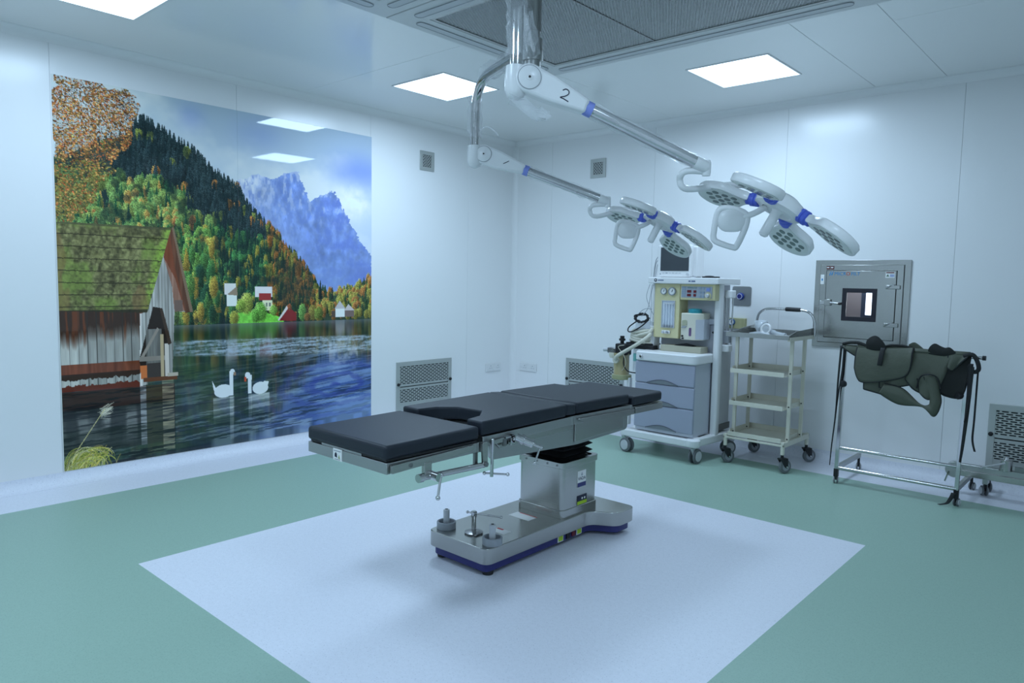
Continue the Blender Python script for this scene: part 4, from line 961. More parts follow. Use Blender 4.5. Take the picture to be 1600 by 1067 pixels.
def crumple(path, r, n, seed, amp=.012, caps=False):
    rnd = random.Random(seed); g = G(); g.tube(path, r, n, cap=caps)
    g.v = [tuple(Vector(v) + Vector((rnd.uniform(-amp, amp), rnd.uniform(-amp, amp), rnd.uniform(-amp, amp)))) for v in g.v]
    return g
def lamp(label, mark, tube_xy, z_arm, K, E, C, tilt, rot, bend, yoke, wrapseed):
    K, E, C = Vector(K), Vector(E), Vector(C)
    t = thing('surgical_light', label, 'surgical light', (tube_xy[0], tube_xy[1], z_arm), group='twin surgical lights')
    tx, ty = tube_xy; az = z_arm
    d0 = (Vector((tx, ty, 0)) - Vector((POLE.x, POLE.y, 0))); L = d0.length; d0.normalize()
    a0 = Vector((POLE.x, POLE.y, az)) + d0 * .044
    pts = [a0]
    for i in range(9):
        a = PI / 2 * i / 8
        pts.append(Vector((tx, ty, az)) - d0 * bend * (1 - math.sin(a)) - Vector((0, 0, bend * (1 - math.cos(a)))))
    zb = K.z + .055
    pts.append(Vector((tx, ty, zb)))
    arm_ = G().tube(pts, .028, 16).build('horizontal_arm', M_CHROME, t)
    G().lathe([(.058, -.03), (.058, .03)], (POLE.x, POLE.y, az)).build('arm_collar', M_STEEL2, t)
    # knuckle housing
    G().lathe([(.043, 0), (.046, -.04), (.046, -.10), (.036, -.125), (.012, -.137)], (tx, ty, zb)).build('knuckle', M_LAMPW, t, ang=60)
    dv = (E - K); LL = dv.length; dv.normalize(); side = dv.cross(Vector((0, 0, 1))).normalized(); upv = side.cross(dv)
    # spring arm: taper from a round hub to the tube
    poly = []
    for i in range(13):
        a = PI / 2 + PI * i / 12; poly.append((.060 * math.cos(a), .060 * math.sin(a)))
    poly += [(.10, -.055), (.27, -.030), (.27, .030), (.10, .055)]
    g = G(); n = len(poly)
    g.add([K + dv * u + upv * v_ + side * (-.036) for u, v_ in poly] + [K + dv * u + upv * v_ + side * .036 for u, v_ in poly],
          [tuple(range(n))[::-1], tuple(range(n, 2 * n))] + [(i, (i + 1) % n, n + (i + 1) % n, n + i) for i in range(n)])
    hs = g.build('arm_housing', M_LAMPW, t, bevel=.014, seg=3, ang=50)
    sgn = -1 if side.dot(Vector((0, 0, 1.5)) - K + Vector((0, 0, 0))) < 0 else 1
    if side.dot(-K) < 0: sgn = -1
    else: sgn = 1
    sd = side * sgn
    G().lathe([(.047, 0), (.047, .005), (.044, .007)], K + sd * .034, sd, 28).build('pivot_disc', M_LAMPW, hs)
    G().tube([K + sd * .037 + (dv * math.cos(q * PI / 14) + upv * math.sin(q * PI / 14)) * .0485 for q in range(28)], .0014, 6, closed=True).build('pivot_groove', M_GREY, hs)
    G().lathe([(.013, 0), (.013, .003)], K + sd * .0405, sd, 16).build('pivot_cap', M_WHITE, hs)
    G().lathe([(.005, 0), (.005, .002)], K + sd * .0435, sd, 10).build('pivot_screw', M_BLACK, hs)
    xa = dv if sgn > 0 else dv
    mw = basis(K + dv * .165 + sd * .0372, dv * (1 if sd.cross(dv).z > 0 else 1), sd)
    if mark == '2':
        s2 = [(-.018, .012), (-.008, .022), (.006, .020), (.010, .008), (.0, -.006), (-.016, -.018), (.0, -.018), (.022, -.020)]
    else: s2 = [(-.014, -.014), (.014, .014)]
    ux = dv; uy = sd.cross(ux)
    if uy.z < 0: uy = -uy
    g = G(); g.tube(bez([K + dv * .165 + sd * .0365 + ux * a + uy * b for a, b in s2], 5) if mark == '2' else [K + dv * .15 + sd * .0365 + ux * a + uy * b for a, b in s2], .0022, 6)
    g.build('handwritten_number', M_INK, hs)
    G().lathe([(.031, .262), (.032, .268), (.032, .292), (.031, .297)], K, dv, 20).build('tape_band', M_BLUETAPE, t)
    G().lathe([(.0265, .28), (.0265, LL - .03)], K, dv, 18).build('spring_arm', M_CHROME, t)
    cap = G().lathe([(.029, LL - .045), (.029, LL + .01), (.022, LL + .02)], K, dv, 18).build('arm_end_cap', M_LAMPW, t)
    G().lathe([(.017, -.035), (.02, -.02), (.02, .02), (.015, .032)], E + dv * .012, (0, 0, 1), 16).build('end_swivel', M_LAMPW, cap)
    # head
    th = math.hypot(*tilt); ph = math.atan2(tilt[1], tilt[0])
    U = Vector((math.sin(th) * math.cos(ph), math.sin(th) * math.sin(ph), math.cos(th)))
    e1 = Vector((0, 1, 0)).cross(U).normalized(); e2 = U.cross(e1)
    yk = [Vector(q) for q in yoke[:-1]] + [C - e1 * .26 + U * .018, C - e1 * .12 + U * .052, C + U * .04]
    G().tube(bez(yk, 6), .0145, 12).build('yoke', M_LAMPW, t)
    hub = G().lathe([(.02, .055), (.06, .05), (.098, .030), (.112, .005), (.108, -.018), (.07, -.026), (.066, -.020), (.02, -.022)], C, U, 28).build('hub', M_LAMPW, t, ang=50)
    G().lathe([(.030, -.02), (.022, -.03), (.021, -.135), (.014, -.142)], C, U, 18).build('sterile_handle', M_LAMPW, t)
    for k in range(4):
        a = rot + k * PI / 2; dvk = e1 * math.cos(a) + e2 * math.sin(a)
        sl = .20; rad = (dvk * math.cos(sl) - U * math.sin(sl)); nrm = (U * math.cos(sl) + dvk * math.sin(sl)); wd = nrm.cross(rad)
        O = C + dvk * .095
        G().lathe([(.024, 0), (.031, .004), (.031, .018), (.027, .021), (.031, .025), (.031, .040), (.026, .043), (.026, .060)], O, rad, 14).build('joint_sleeve', M_BLUE, t)
        outl = []
        N = 30
        def hw(u):
            s_ = min(1, u / .46); s_ = s_ * s_ * (3 - 2 * s_); w_ = .029 + .080 * s_
            if u > .6: w_ *= math.sqrt(max(0, 1 - ((u - .6) / .4) ** 2))
            return w_
        us = [1 - (1 - i / N) ** 2.0 for i in range(N + 1)]
        outl = [(.048 + .245 * u, hw(u)) for u in us] + [(.048 + .245 * u, -hw(u)) for u in reversed(us[:-1])]
        def ring(sc, h): return [O + rad * (.185 + (r_ - .185) * sc) + wd * w_ * sc + nrm * h for r_, w_ in outl]
        n = len(outl); g = G()
        rings = [ring(.97, -.016), ring(1, -.010), ring(1, .014), ring(.93, .022)]
        for q in range(3): g.add(rings[q] + rings[q + 1], [(i, (i + 1) % n, n + (i + 1) % n, n + i) for i in range(n)])
        g.add(rings[0], [tuple(range(n))]); g.add(rings[3], [tuple(range(n))])
        pet = g.build('petal', M_LAMPW, t, weld=True, ang=50)
        g = G(); ra = ring(.86, -.0185); rb_ = ring(.86, -.014)
        g.add(ra + rb_, [tuple(range(n))[::-1], tuple(range(n, 2 * n))] + [(i, (i + 1) % n, n + (i + 1) % n, n + i) for i in range(n)])
        g.build('lens_plate', M_LENSP, pet)
        spots = [(.112, -.020), (.112, .020), (.150, 0), (.148, -.042), (.148, .042), (.186, -.022), (.186, .022), (.186, -.066), (.186, .066), (.224, 0), (.222, -.045), (.222, .045)]
        for r_, w_ in spots:
            o = O + rad * r_ + wd * w_
            G().lathe([(.0152, -.0197), (.0152, -.0170)], o, nrm, 14).build('lens', M_LENS, pet)
    # loop grip hung beside the hub
    vd = (C - Vector((0, 0, 1.5))).normalized(); ri = vd.cross(Vector((0, 0, 1))).normalized(); dn = ri.cross(vd) * -1
    if dn.z > 0: dn = -dn
    o = C - ri * .21 + dn * .045 - vd * .03
    rr = [(-.062, .075), (-.05, .10), (.02, .125), (.04, .118), (.075, .03), (.07, -.02), (.0, -.045), (-.045, -.03)]
    loop = bez([o + ri * a + dn * b for a, b in rr + rr[:1]], 6)[:-1]
    gp = G().tube(loop, .0135, 10, closed=True).build('grip_loop', M_LAMPW, t)
    cc = o + ri * .015 + dn * .01
    ge = G().ell((0, 0, 0), 1, 1, 1, 22, 12); ge.v = [tuple(cc - dn * .002 + ri * (x * .064) + dn * (y * .050 + .012 * y * abs(x)) + vd * (z * .024)) for x, y, z in ge.v]; ge.build('grip_dome', M_LAMPW, gp, ang=60)
    G().tube(bez([cc + ri * .03 - dn * .01, cc + ri * .09 - dn * .03, C - ri * .06 - dn * .0], 5), .0135, 10).build('grip_arm', M_LAMPW, gp)
    # loose protective film
    p0 = Vector((tx, ty, az)) if bend < .1 else Vector((tx, ty, az - bend))
    crumple([Vector((tx, ty, zb + (az - zb) * f)) for f in np.linspace(.12, .92, 9)], .040, 12, wrapseed).build('protective_film', M_PLASTIC, t, ang=20)
    crumple([a0 + d0 * (L * f) for f in np.linspace(.02, .75, 9)], .044, 12, wrapseed + 1, .016).build('protective_film', M_PLASTIC, t, ang=20)
    crumple([K + dv * u for u in np.linspace(.30, LL - .05, 14)], .033, 10, wrapseed + 2, .006).build('protective_film', M_PLASTIC, t, ang=20)
    if mark == '2':
        crumple([K - dv * .01 - upv * .09 + dv * u - Vector((0, 0, .02)) for u in np.linspace(-.03, .14, 6)], .026, 8, wrapseed + 3, .018).build('protective_film', M_PLASTIC, t, ang=20)
    else:
        G().tube(bez([Vector((tx, ty, zb + .09)) + ri * .03, Vector((tx, ty, zb + .115)) + ri * .07, Vector((tx, ty, zb + .10)) + ri * .11, Vector((tx, ty, zb + .06)) + ri * .15], 5), .006, 6).build('film_tail', M_PLASTIC, t)
    return t
lamp('nearer surgical light with a handwritten 2 on its arm, four white petals', '2', (-2.065, 2.305), 2.68, (-2.017, 2.331, 2.337), (-1.495, 2.894, 2.005), (-1.247, 3.122, 1.838), (.373, .350), 3.112, .06,
     [(-1.490, 2.905, 1.985), (-1.555, 2.850, 1.985), (-1.590, 2.86, 1.955), (-1.570, 2.90, 1.915), (-1.44, 3.0, 1.90)], 3)
lamp('farther surgical light with a handwritten 1 on its arm, above the patient monitor', '1', (-3.245, 3.250), 2.73, (-3.197, 3.288, 2.280), (-2.582, 3.739, 2.001), (-2.294, 3.909, 1.876), (.281, .381), 3.096, .20,
     [(-2.575, 3.745, 1.980), (-2.645, 3.695, 1.975), (-2.675, 3.70, 1.945), (-2.645, 3.74, 1.910), (-2.50, 3.82, 1.915)], 13)

# ------------------------------------------------------------------ casters
def caster(parent, x, y, ztop, r, yaw, style='black', twin=False, stem=.012):
    "swivel caster: fork is the part, wheel and hub its sub-parts; yaw is the rolling direction"
    d = Vector((math.cos(yaw), math.sin(yaw), 0)); s_ = Vector((-math.sin(yaw), math.cos(yaw), 0))
    c = Vector((x, y, r)) - d * (r * .55)
    m_f = {'black': M_BLACK, 'chrome': M_CHROME, 'grey': M_LGREY}[style]
    w_ = r * .30
    g = G().cyl((x, y, ztop), (x, y, r * 1.9), stem, n=12)
    top = Vector((x, y, r * 2.15))
    for sg in ((-1, 1) if not twin else (0,)):
        o = s_ * (w_ * 1.25 * sg)
        th = s_ * (.004 if not twin else w_ * .6)
        pl = [top + d * r * .5, top - d * r * .75, c - d * r * .30, c - Vector((0, 0, r * .22)), c + d * r * .32]
        n = len(pl)
        g.add([p + o - th for p in pl] + [p + o + th for p in pl], [tuple(range(n))[::-1], tuple(range(n, 2 * n))] + [(i, (i + 1) % n, n + (i + 1) % n, n + i) for i in range(n)])
    if not twin: g.obox(top - d * r * .12, d * r * .62, s_ * (w_ * 1.25 + .004), Vector((0, 0, r * .10)))
    fk = g.build('caster', m_f, parent, bevel=.002)
    if twin:
        for sg in (-1, 1):
            G().lathe([(r * .6, -w_ * .55), (r, -w_ * .4), (r, w_ * .4), (r * .6, w_ * .55)], c + s_ * w_ * 1.2 * sg, s_, 24).build('wheel', M_WHEEL, fk)
            G().lathe([(r * .72, 0), (r * .70, .006), (r * .2, .008)], c + s_ * (w_ * 1.2 + w_ * .55) * sg, s_ * sg, 20).build('hub_cap', M_LGREY, fk)
    else:
        G().lathe([(r * .55, -w_), (r * .9, -w_ * .95), (r, -w_ * .6), (r, w_ * .6), (r * .9, w_ * .95), (r * .55, w_)], c, s_, 26).build('wheel', M_WHEEL, fk)
        G().lathe([(r * .62, -w_ * 1.03), (r * .62, w_ * 1.03)], c, s_, 20).build('wheel_disc', M_GREY, fk)
        G().lathe([(r * .13, -w_ * 1.25 - .008), (r * .13, w_ * 1.25 + .008)], c, s_, 10).build('axle', M_CHROME, fk)
    return fk

# ------------------------------------------------------------------ anaesthesia machine
t = thing('anaesthesia_machine', 'white anaesthesia machine with pale yellow flowmeter panel and blue-grey drawers', 'anaesthesia machine', (-3.09, 5.70, 0))
g = G()
g.prism(rrect(-3.505, -2.745, 5.385, 5.475, .04), .140, .205)
g.prism([(-3.45, 5.44), (-3.37, 5.44), (-3.40, 6.04), (-3.47, 6.04)], .145, .205)
g.prism([(-2.84, 5.44), (-2.76, 5.44), (-2.70, 6.06), (-2.78, 6.06)], .145, .215)
g.prism([(-3.45, 5.50), (-2.78, 5.50), (-2.78, 5.98), (-3.45, 5.98)], .19, .215)
g.build('base_frame', M_WHITE, t, bevel=.012, seg=3)
G().lathe([(.058, 0), (.062, .012), (.060, .05), (.045, .06)], (-2.800, 5.425, .150)).build('corner_bumper', M_WHITE, t)
caster(t, -3.47, 5.42, .15, .062, PI * .93, 'chrome', True)
caster(t, -2.80, 5.43, .15, .062, -PI * .52, 'grey', True)
caster(t, -2.735, 6.02, .16, .062, PI * .30, 'chrome', True)
caster(t, -3.44, 6.0, .16, .062, PI * .5, 'chrome', True)
G().box(-3.372, -2.808, 5.432, 5.715, .212, .828).build('drawer_cabinet', M_CABSIDE, t, bevel=.006)
for z0, z1 in ((.244, .448), (.454, .632), (.638, .822)):
    d = G().box(-3.376, -2.806, 5.415, 5.440, z0, z1).build('drawer', M_DRAWER, t, bevel=.008, seg=3)
    arcp = [(-3.255 + .30 * i / 14, z0 + .002 + .034 * math.sin(PI * i / 14)) for i in range(15)]
    G().prism(arcp, 5.409, 5.418, 'y').build('finger_recess', mat('recess_grey', (.20, .22, .24), .4), d)
    G().tube([(x, 5.411, z) for x, z in arcp], .004, 6).build('recess_lip', mat('lip_dark', (.10, .11, .14), .4), d)
wt = G().prism(rrect(-3.385, -2.790, 5.400, 5.760, .05), .828, .908).build('worktop', M_WHITE, t, bevel=.012, seg=3)
G().lathe([(.016, 0), (.016, .010), (.011, .012)], (-3.312, 5.402, .862), (0, -1, 0), 16).build('lock', M_CHROME, wt)
G().lathe([(.007, 0), (.007, .002)], (-3.312, 5.3895, .862), (0, -1, 0), 12).build('key_slot', M_BLACK, wt)
# uprights and rear body
G().prism(rrect(-2.795, -2.735, 5.690, 5.765, .02), .20, 1.50).build('upright', M_WHITE, t, bevel=.003)
G().prism(rrect(-3.372, -3.330, 5.655, 5.720, .012), .905, 1.50).build('upright', M_WHITE, t, bevel=.003)
G().box(-3.335, -2.79, 5.770, 5.98, .215, 1.495).build('rear_body', M_CABSIDE, t, bevel=.004)
G().box(-2.79, -2.755, 5.768, 5.98, .290, .93).build('side_panel', M_LGREY, t, bevel=.004)
G().box(-2.79, -2.752, 5.768, 6.0, .235, .290).build('side_panel_foot', M_DARKSTEEL, t)
top = G().prism(rrect(-3.385, -2.712, 5.585, 6.02, .02), 1.499, 1.552).build('top_shelf', M_WHITE, t, bevel=.006)
G().lathe([(.0145, 0), (.0145, .0015)], (-3.305, 5.5855, 1.528), (0, -1, 0), 18).build('logo_disc', M_INK, top)
G().lathe([(.006, 0), (.006, .001)], (-3.305, 5.584, 1.529), (0, -1, 0), 12).build('logo_dot', M_LABEL, top)
G().box(-3.282, -3.225, 5.5838, 5.5852, 1.523, 1.531).build('name_mark', mat('mark_blue_grey', (.10, .14, .26), .5), top)
G().box(-2.985, -2.965, 5.5838, 5.5852, 1.517, 1.528).box(-2.958, -2.922, 5.5838, 5.5852, 1.517, 1.528).build('name_mark', MATS['mark_blue_grey'], top)
# flowmeter panel
p = G().box(-3.330, -3.082, 5.620, 5.775, 1.022, 1.498).build('flowmeter_panel', M_YELLOW, t, bevel=.005)
for cx, r in ((-3.236, .030), (-3.154, .036)):
    q = G().lathe([(r, 0), (r, .014), (r * .8, .016), (r * .8, .010)], (cx, 5.620, 1.432), (0, -1, 0), 22).build('pressure_gauge', M_GREY, p)
    G().lathe([(r * .78, 0), (r * .78, .002)], (cx, 5.6105, 1.432), (0, -1, 0), 20).build('gauge_face', M_LABEL, q)
    G().obox((cx + .004, 5.607, 1.436), (.004, 0, .010), (0, .0006, 0), (.002, 0, -.001)).build('gauge_needle', M_INK, q)
q = G().frame(R_(-3.252, -3.122, 1.112, 1.352), R_(-3.246, -3.128, 1.118, 1.346), 5.612, 5.622, 'y').build('tube_window', M_LGREY, p)
G().box(-3.246, -3.128, 5.618, 5.621, 1.118, 1.346).build('window_back', mat('window_pale_blue', (.62, .68, .76), .4), q)
for k in range(4):
    x = -3.226 + k * .026
    G().cyl((x, 5.611, 1.135), (x, 5.611, 1.33), .008, n=12).build('flow_tube', M_CLEAR, q)
    G().cyl((x, 5.611, 1.120), (x, 5.611, 1.138), .010, n=12).build('tube_foot', M_GREY, q)
G().box(-3.222, -3.130, 5.606, 5.613, 1.318, 1.332).build('tube_clamp', M_LGREY, q)
q = G().box(-3.240, -3.160, 5.603, 5.621, 1.060, 1.088).build('knob_strip', M_WHITE, p, bevel=.003)
for x in (-3.222, -3.180): G().lathe([(.011, 0), (.010, .018)], (x, 5.603, 1.074), (0, -1, 0), 14).build('flow_knob', M_LGREY if x < -3.2 else M_GREY, q)
# ventilator panel
p = G().box(-3.078, -2.752, 5.620, 5.770, 1.362, 1.498).build('ventilator_panel', M_YELLOW, t, bevel=.005)
G().box(-3.066, -2.780, 5.6165, 5.621, 1.382, 1.478).build('control_sheet', mat('control_grey', (.40, .44, .50), .4), p)
for x0, x1, z0, z1 in ((-3.010, -2.972, 1.425, 1.447), (-3.010, -2.974, 1.394, 1.414), (-2.950, -2.925, 1.424, 1.446), (-2.950, -2.927, 1.393, 1.415)):
    G().box(x0, x1, 5.613, 5.617, z0, z1).build('display', M_DRED, p)
for i in range(2):
    for j in range(3): G().box(-2.898 + i * .030, -2.880 + i * .030, 5.613, 5.617, 1.388 + j * .034, 1.404 + j * .034).build('button', mat('button_blue_grey', (.30, .38, .48), .4), p)
G().box(-2.832, -2.800, 5.613, 5.617, 1.440, 1.466).build('button', mat('button_blue', (.25, .34, .72), .4), p)
for j in range(5): G().box(-3.060, -3.025, 5.614, 5.617, 1.390 + j * .018, 1.400 + j * .018).build('button', MATS['button_blue_grey'], p)
G().box(-3.008, -2.925, 5.614, 5.617, 1.462, 1.470).build('print_line', mat('print_green_grey', (.20, .30, .30), .5), p)
k = G().lathe([(.030, 0), (.030, .004)], (-2.815, 5.617, 1.402), (0, -1, 0), 20).build('dial_ring', M_YELLOW, p)
G().lathe([(.018, 0), (.017, .022), (.013, .026)], (-2.815, 5.613, 1.402), (0, -1, 0), 18).build('dial', M_LGREY, p)
# vaporiser
v = G().prism([(-3.045, 5.590), (-2.918, 5.590), (-2.858, 5.640), (-2.858, 5.765), (-3.045, 5.765)], 1.020, 1.250).build('vaporiser', M_CREAM, t, bevel=.008, seg=3)
G().prism([(-2.912, 5.595), (-2.852, 5.643), (-2.852, 5.75), (-2.90, 5.75)], 1.025, 1.200).build('vaporiser_side', M_CABSIDE, v, bevel=.004)
G().lathe([(.056, 0), (.058, .008), (.056, .034), (.03, .040)], (-2.955, 5.67, 1.249)).build('dial_cap', M_TEAL, v)
G().prism(rpoly([(-3.032, 1.135), (-2.985, 1.145), (-2.985, 1.185), (-3.00, 1.192), (-3.032, 1.185)], .006, 3), 5.586, 5.592, 'y').build('sight_glass', mat('sight_olive', (.42, .42, .30), .2), v)
G().prism([(-3.038, 1.122), (-3.000, 1.122), (-2.984, 1.140), (-3.022, 1.140)], 5.582, 5.592, 'y').build('sight_lip', M_GREY, v)
G().prism(rrect(-2.965, -2.943, 1.055, 1.125, .005), 5.5865, 5.592, 'y').build('vaporiser_label', mat('label_mauve', (.16, .09, .20), .5), v)
G().lathe([(.008, 0), (.008, .012)], (-3.025, 5.590, 1.052), (0, -1, 0), 12).build('drain_screw', M_BLACK, v)
G().box(-3.03, -3.012, 5.580, 5.592, 1.026, 1.038).build('drain_plug', M_BLACK, v)
# back rail, hole and instrument box on the worktop
q = G().box(-2.868, -2.795, 5.735, 5.772, 1.155, 1.205).build('back_bar', M_CABSIDE, t, bevel=.004)
for x in (-2.855, -2.805): G().lathe([(.008, 0), (.008, .012), (.004, .016)], (x, 5.755, 1.205)).build('rail_stud', M_GREY, q)
G().ell((-2.822, 5.771, 1.085), .020, .006, .011, 16, 8).build('cable_port', M_BLACK, t)
q = G().box(-3.245, -2.855, 5.600, 5.735, .908, .962).build('instrument_box', mat('beige_box', (.44, .42, .32), .45), t, bevel=.005)
G().prism([(-3.12, .962), (-3.10, .972), (-3.04, .982), (-2.96, .968), (-2.94, .962)], 5.62, 5.70, 'y').build('mask_pad', M_BLACK, q)
# bellows rail on the right side
q = G().prism(rrect(-2.760, -2.690, 5.80, 5.895, .02), 1.385, 1.450).build('rail_bracket', M_WHITE, t, bevel=.006)
for x, y in ((-2.745, 5.815), (-2.722, 5.830), (-2.700, 5.850)): G().cyl((x, y, .96), (x, y, 1.40), .006, n=10).build('rail_rod', M_CHROME, q)
G().box(-2.758, -2.752, 5.79, 5.90, .96, 1.40).build('rail_backing', M_LGREY, q)
G().prism(rrect(-2.757, -2.705, 5.80, 5.87, .012), 1.0, 1.105).build('slider', M_GREY, q, bevel=.004)
G().prism(rrect(-2.765, -2.690, 5.775, 5.87, .02), .925, .985).build('rail_bracket', M_WHITE, t, bevel=.006)
# absorber arm on the left
ab = G().box(-3.60, -3.30, 5.58, 5.66, .905, .945).build('absorber_arm', M_BLACK, t, bevel=.006)
G().box(-3.70, -3.58, 5.57, 5.67, .835, .940).build('absorber_head', M_BLACK, ab, bevel=.010)
G().lathe([(.018, 0), (.018, .03), (.03, .032), (.03, .05), (.02, .052), (.02, .075)], (-3.655, 5.62, .935)).build('relief_valve', M_BLACK, ab)
G().box(-3.795, -3.70, 5.585, 5.655, .845, .895).build('valve_block', M_DARKSTEEL, ab, bevel=.006)
G().box(-3.785, -3.715, 5.582, 5.586, .855, .885).build('valve_plate', M_STEEL, ab)
G().cyl((-3.855, 5.62, .868), (-3.79, 5.62, .872), .017, n=14).build('hose_port', M_LGREY, ab)
cn = G().lathe([(.078, 0), (.078, .02), (.072, .03), (.072, .20), (.076, .205), (.076, .225)], (-3.655, 5.62, .628)).build('absorber_canister', M_AMBER, t)
G().lathe([(.086, -.018), (.092, -.012), (.092, .022), (.080, .028)], (-3.650, 5.62, .628)).build('canister_base', mat('canister_base_olive', (.36, .36, .20), .3), cn)
G().lathe([(.050, .03), (.050, .19)], (-3.66, 5.62, .628)).build('canister_core', mat('soda_lime', (.62, .56, .36), .6), cn)
G().lathe([(.05, 0), (.06, .02), (.06, .05)], (-3.725, 5.62, .80)).build('valve_dome', M_CREAM, ab)
# hoses and leads
G().tube(bez([(-3.665, 5.535, .795), (-3.640, 5.520, .83), (-3.56, 5.525, .88), (-3.46, 5.535, .94), (-3.38, 5.56, 1.0), (-3.34, 5.60, 1.05)], 8), .017, 12).build('breathing_hose', M_HOSE, t)
G().lathe([(.032, 0), (.030, .03)], (-3.665, 5.56, .79), (0, -1, 0), 18).build('hose_elbow', M_HOSE, t)
for k in range(4):
    pts = []
    for i in range(28):
        a = 2 * PI * i / 28; pts.append((-3.465 + (.125 - .006 * k) * math.cos(a), 5.68 + .075 * math.sin(a), .972 + .030 * k + .012 * math.sin(2 * a + k)))
    G().tube(pts, .0165, 10, closed=True).build('corrugated_hose_coil', M_HOSE, t)
G().tube(bez([(-3.56, 5.64, 1.00), (-3.46, 5.60, 1.03), (-3.36, 5.60, 1.06), (-3.34, 5.62, 1.10)], 8), .016, 10).build('breathing_hose', M_HOSE, t)
G().box(-3.60, -3.335, 5.60, 5.76, .945, .958).build('hose_shelf', M_BLACK, t)
G().prism(rrect(-3.54, -3.345, 5.64, 5.74, .02), 1.075, 1.155).build('reservoir_box', M_CLEAR, t)
G().box(-3.375, -3.325, 5.63, 5.73, .91, 1.12).build('side_bracket', M_WHITE, t, bevel=.005)
rnd = random.Random(4)
for k in range(5):
    pts = []
    ph = rnd.uniform(0, 6)
    for i in range(26):
        a = 2 * PI * i / 26; pts.append((-3.455 + (.060 + .012 * rnd.uniform(-1, 1)) * math.cos(a), 5.62 + .02 * math.sin(a + ph), 1.185 + (.036 + .008 * rnd.uniform(-1, 1)) * math.sin(a)))
    G().tube(bez(pts + pts[:1], 2)[:-1], .0065, 8, closed=True).build('cable_bundle', M_BLACK, t)
G().tube(bez([(-3.50, 5.60, 1.15), (-3.565, 5.59, 1.10), (-3.575, 5.59, 1.06), (-3.53, 5.59, 1.06), (-3.44, 5.59, 1.11), (-3.39, 5.60, 1.155)], 8), .006, 8).build('cable', M_BLACK, t)
G().tube(bez([(-3.60, 5.58, .86), (-3.60, 5.57, .76), (-3.56, 5.57, .70), (-3.50, 5.59, .685), (-3.38, 5.62, .69)], 8), .006, 8).build('cable', M_BLACK, t)
for k, (a, b, c, d) in enumerate((((-3.345, 5.60, 1.49), (-3.365, 5.60, 1.36), (-3.385, 5.60, 1.27), (-3.45, 5.61, 1.20)), ((-3.335, 5.60, 1.49), (-3.350, 5.60, 1.40), (-3.345, 5.60, 1.30), (-3.36, 5.61, 1.13)), ((-3.37, 5.60, 1.49), (-3.40, 5.60, 1.38), (-3.36, 5.60, 1.28), (-3.335, 5.62, 1.22)), ((-3.34, 5.60, 1.27), (-3.41, 5.60, 1.27), (-3.47, 5.60, 1.23), (-3.49, 5.61, 1.20)))):
    G().tube(bez([a, b, c, d], 8), .0028, 6).build('sensor_lead', M_GREY, t)
G().tube(bez([(-3.60, 5.57, .93), (-3.66, 5.565, .91), (-3.60, 5.565, .84), (-3.575, 5.565, .76), (-3.63, 5.565, .685), (-3.70, 5.565, .72)], 8), .0028, 6).build('sampling_line', M_HOSE, t)
G().cyl((-3.505, 5.62, .70), (-3.505, 5.62, .90), .022, n=14).build('drip_tube', M_CLEAR, t)
G().cyl((-3.505, 5.62, .79), (-3.505, 5.62, .86), .0228, n=14).build('tube_band', mat('band_teal', (.18, .48, .46), .5), t)
G().box(-3.575, -3.545, 5.595, 5.64, .20, .63).build('absorber_post', M_WHITE, t, bevel=.004)

# patient monitor and the flat black case on the machine
t = thing('patient_monitor', 'white patient monitor with a dark screen standing on the anaesthesia machine', 'monitor', (-3.16, 5.70, 1.552))
G().prism(rrect(-3.325, -3.000, 1.556, 1.835, .014), 5.640, 5.690, 'y').build('bezel', M_WHITE, t, bevel=.008, seg=3)
G().prism([(-3.31, 5.69), (-2.965, 5.69), (-2.955, 5.80), (-3.30, 5.83)], 1.562, 1.825).build('housing', M_WHITE, t, bevel=.012, seg=3)
G().box(-3.292, -3.018, 5.6375, 5.6415, 1.610, 1.815).build('screen', M_SCREEN, t)
G().lathe([(.013, 0), (.012, .014)], (-3.024, 5.641, 1.582), (0, -1, 0), 16).build('dial', M_LGREY, t)
for k in range(6): G().box(-3.262 + k * .032 - .011, -3.262 + k * .032 + .011, 5.6385, 5.642, 1.588, 1.595).build('button', M_GREY if k == 1 else M_LGREY, t)
G().lathe([(.006, 0), (.006, .003)], (-3.292, 5.641, 1.583), (0, -1, 0), 10).build('indicator', M_GREY, t)
G().box(-3.30, -2.98, 5.66, 5.80, 1.5525, 1.563).build('foot', M_LGREY, t)
for k, (a, b, c) in enumerate((((-3.325, 5.70, 1.765), (-3.365, 5.68, 1.70), (-3.372, 5.66, 1.556)), ((-3.327, 5.69, 1.715), (-3.355, 5.67, 1.68), (-3.355, 5.65, 1.556)), ((-3.327, 5.69, 1.712), (-3.336, 5.66, 1.66), (-3.338, 5.64, 1.556)))):
    G().tube(bez([a, b, c], 8), .0032, 6).build('sensor_lead', M_GREY, t)
G().lathe([(.007, 0), (.006, .02)], (-3.327, 5.695, 1.715), (-1, 0, -.3), 10).build('plug', M_INK, t)
t = thing('black_case', 'small flat black case lying on the anaesthesia machine top, right of the monitor', 'case', (-2.845, 5.72, 1.552))
G().prism(rrect(-2.922, -2.778, 5.68, 5.77, .03), 1.553, 1.566).build('body', M_BLACK, t, bevel=.004)
G().ell((-2.865, 5.725, 1.566), .045, .03, .007, 16, 8).build('lid_bulge', M_BLACK, t)

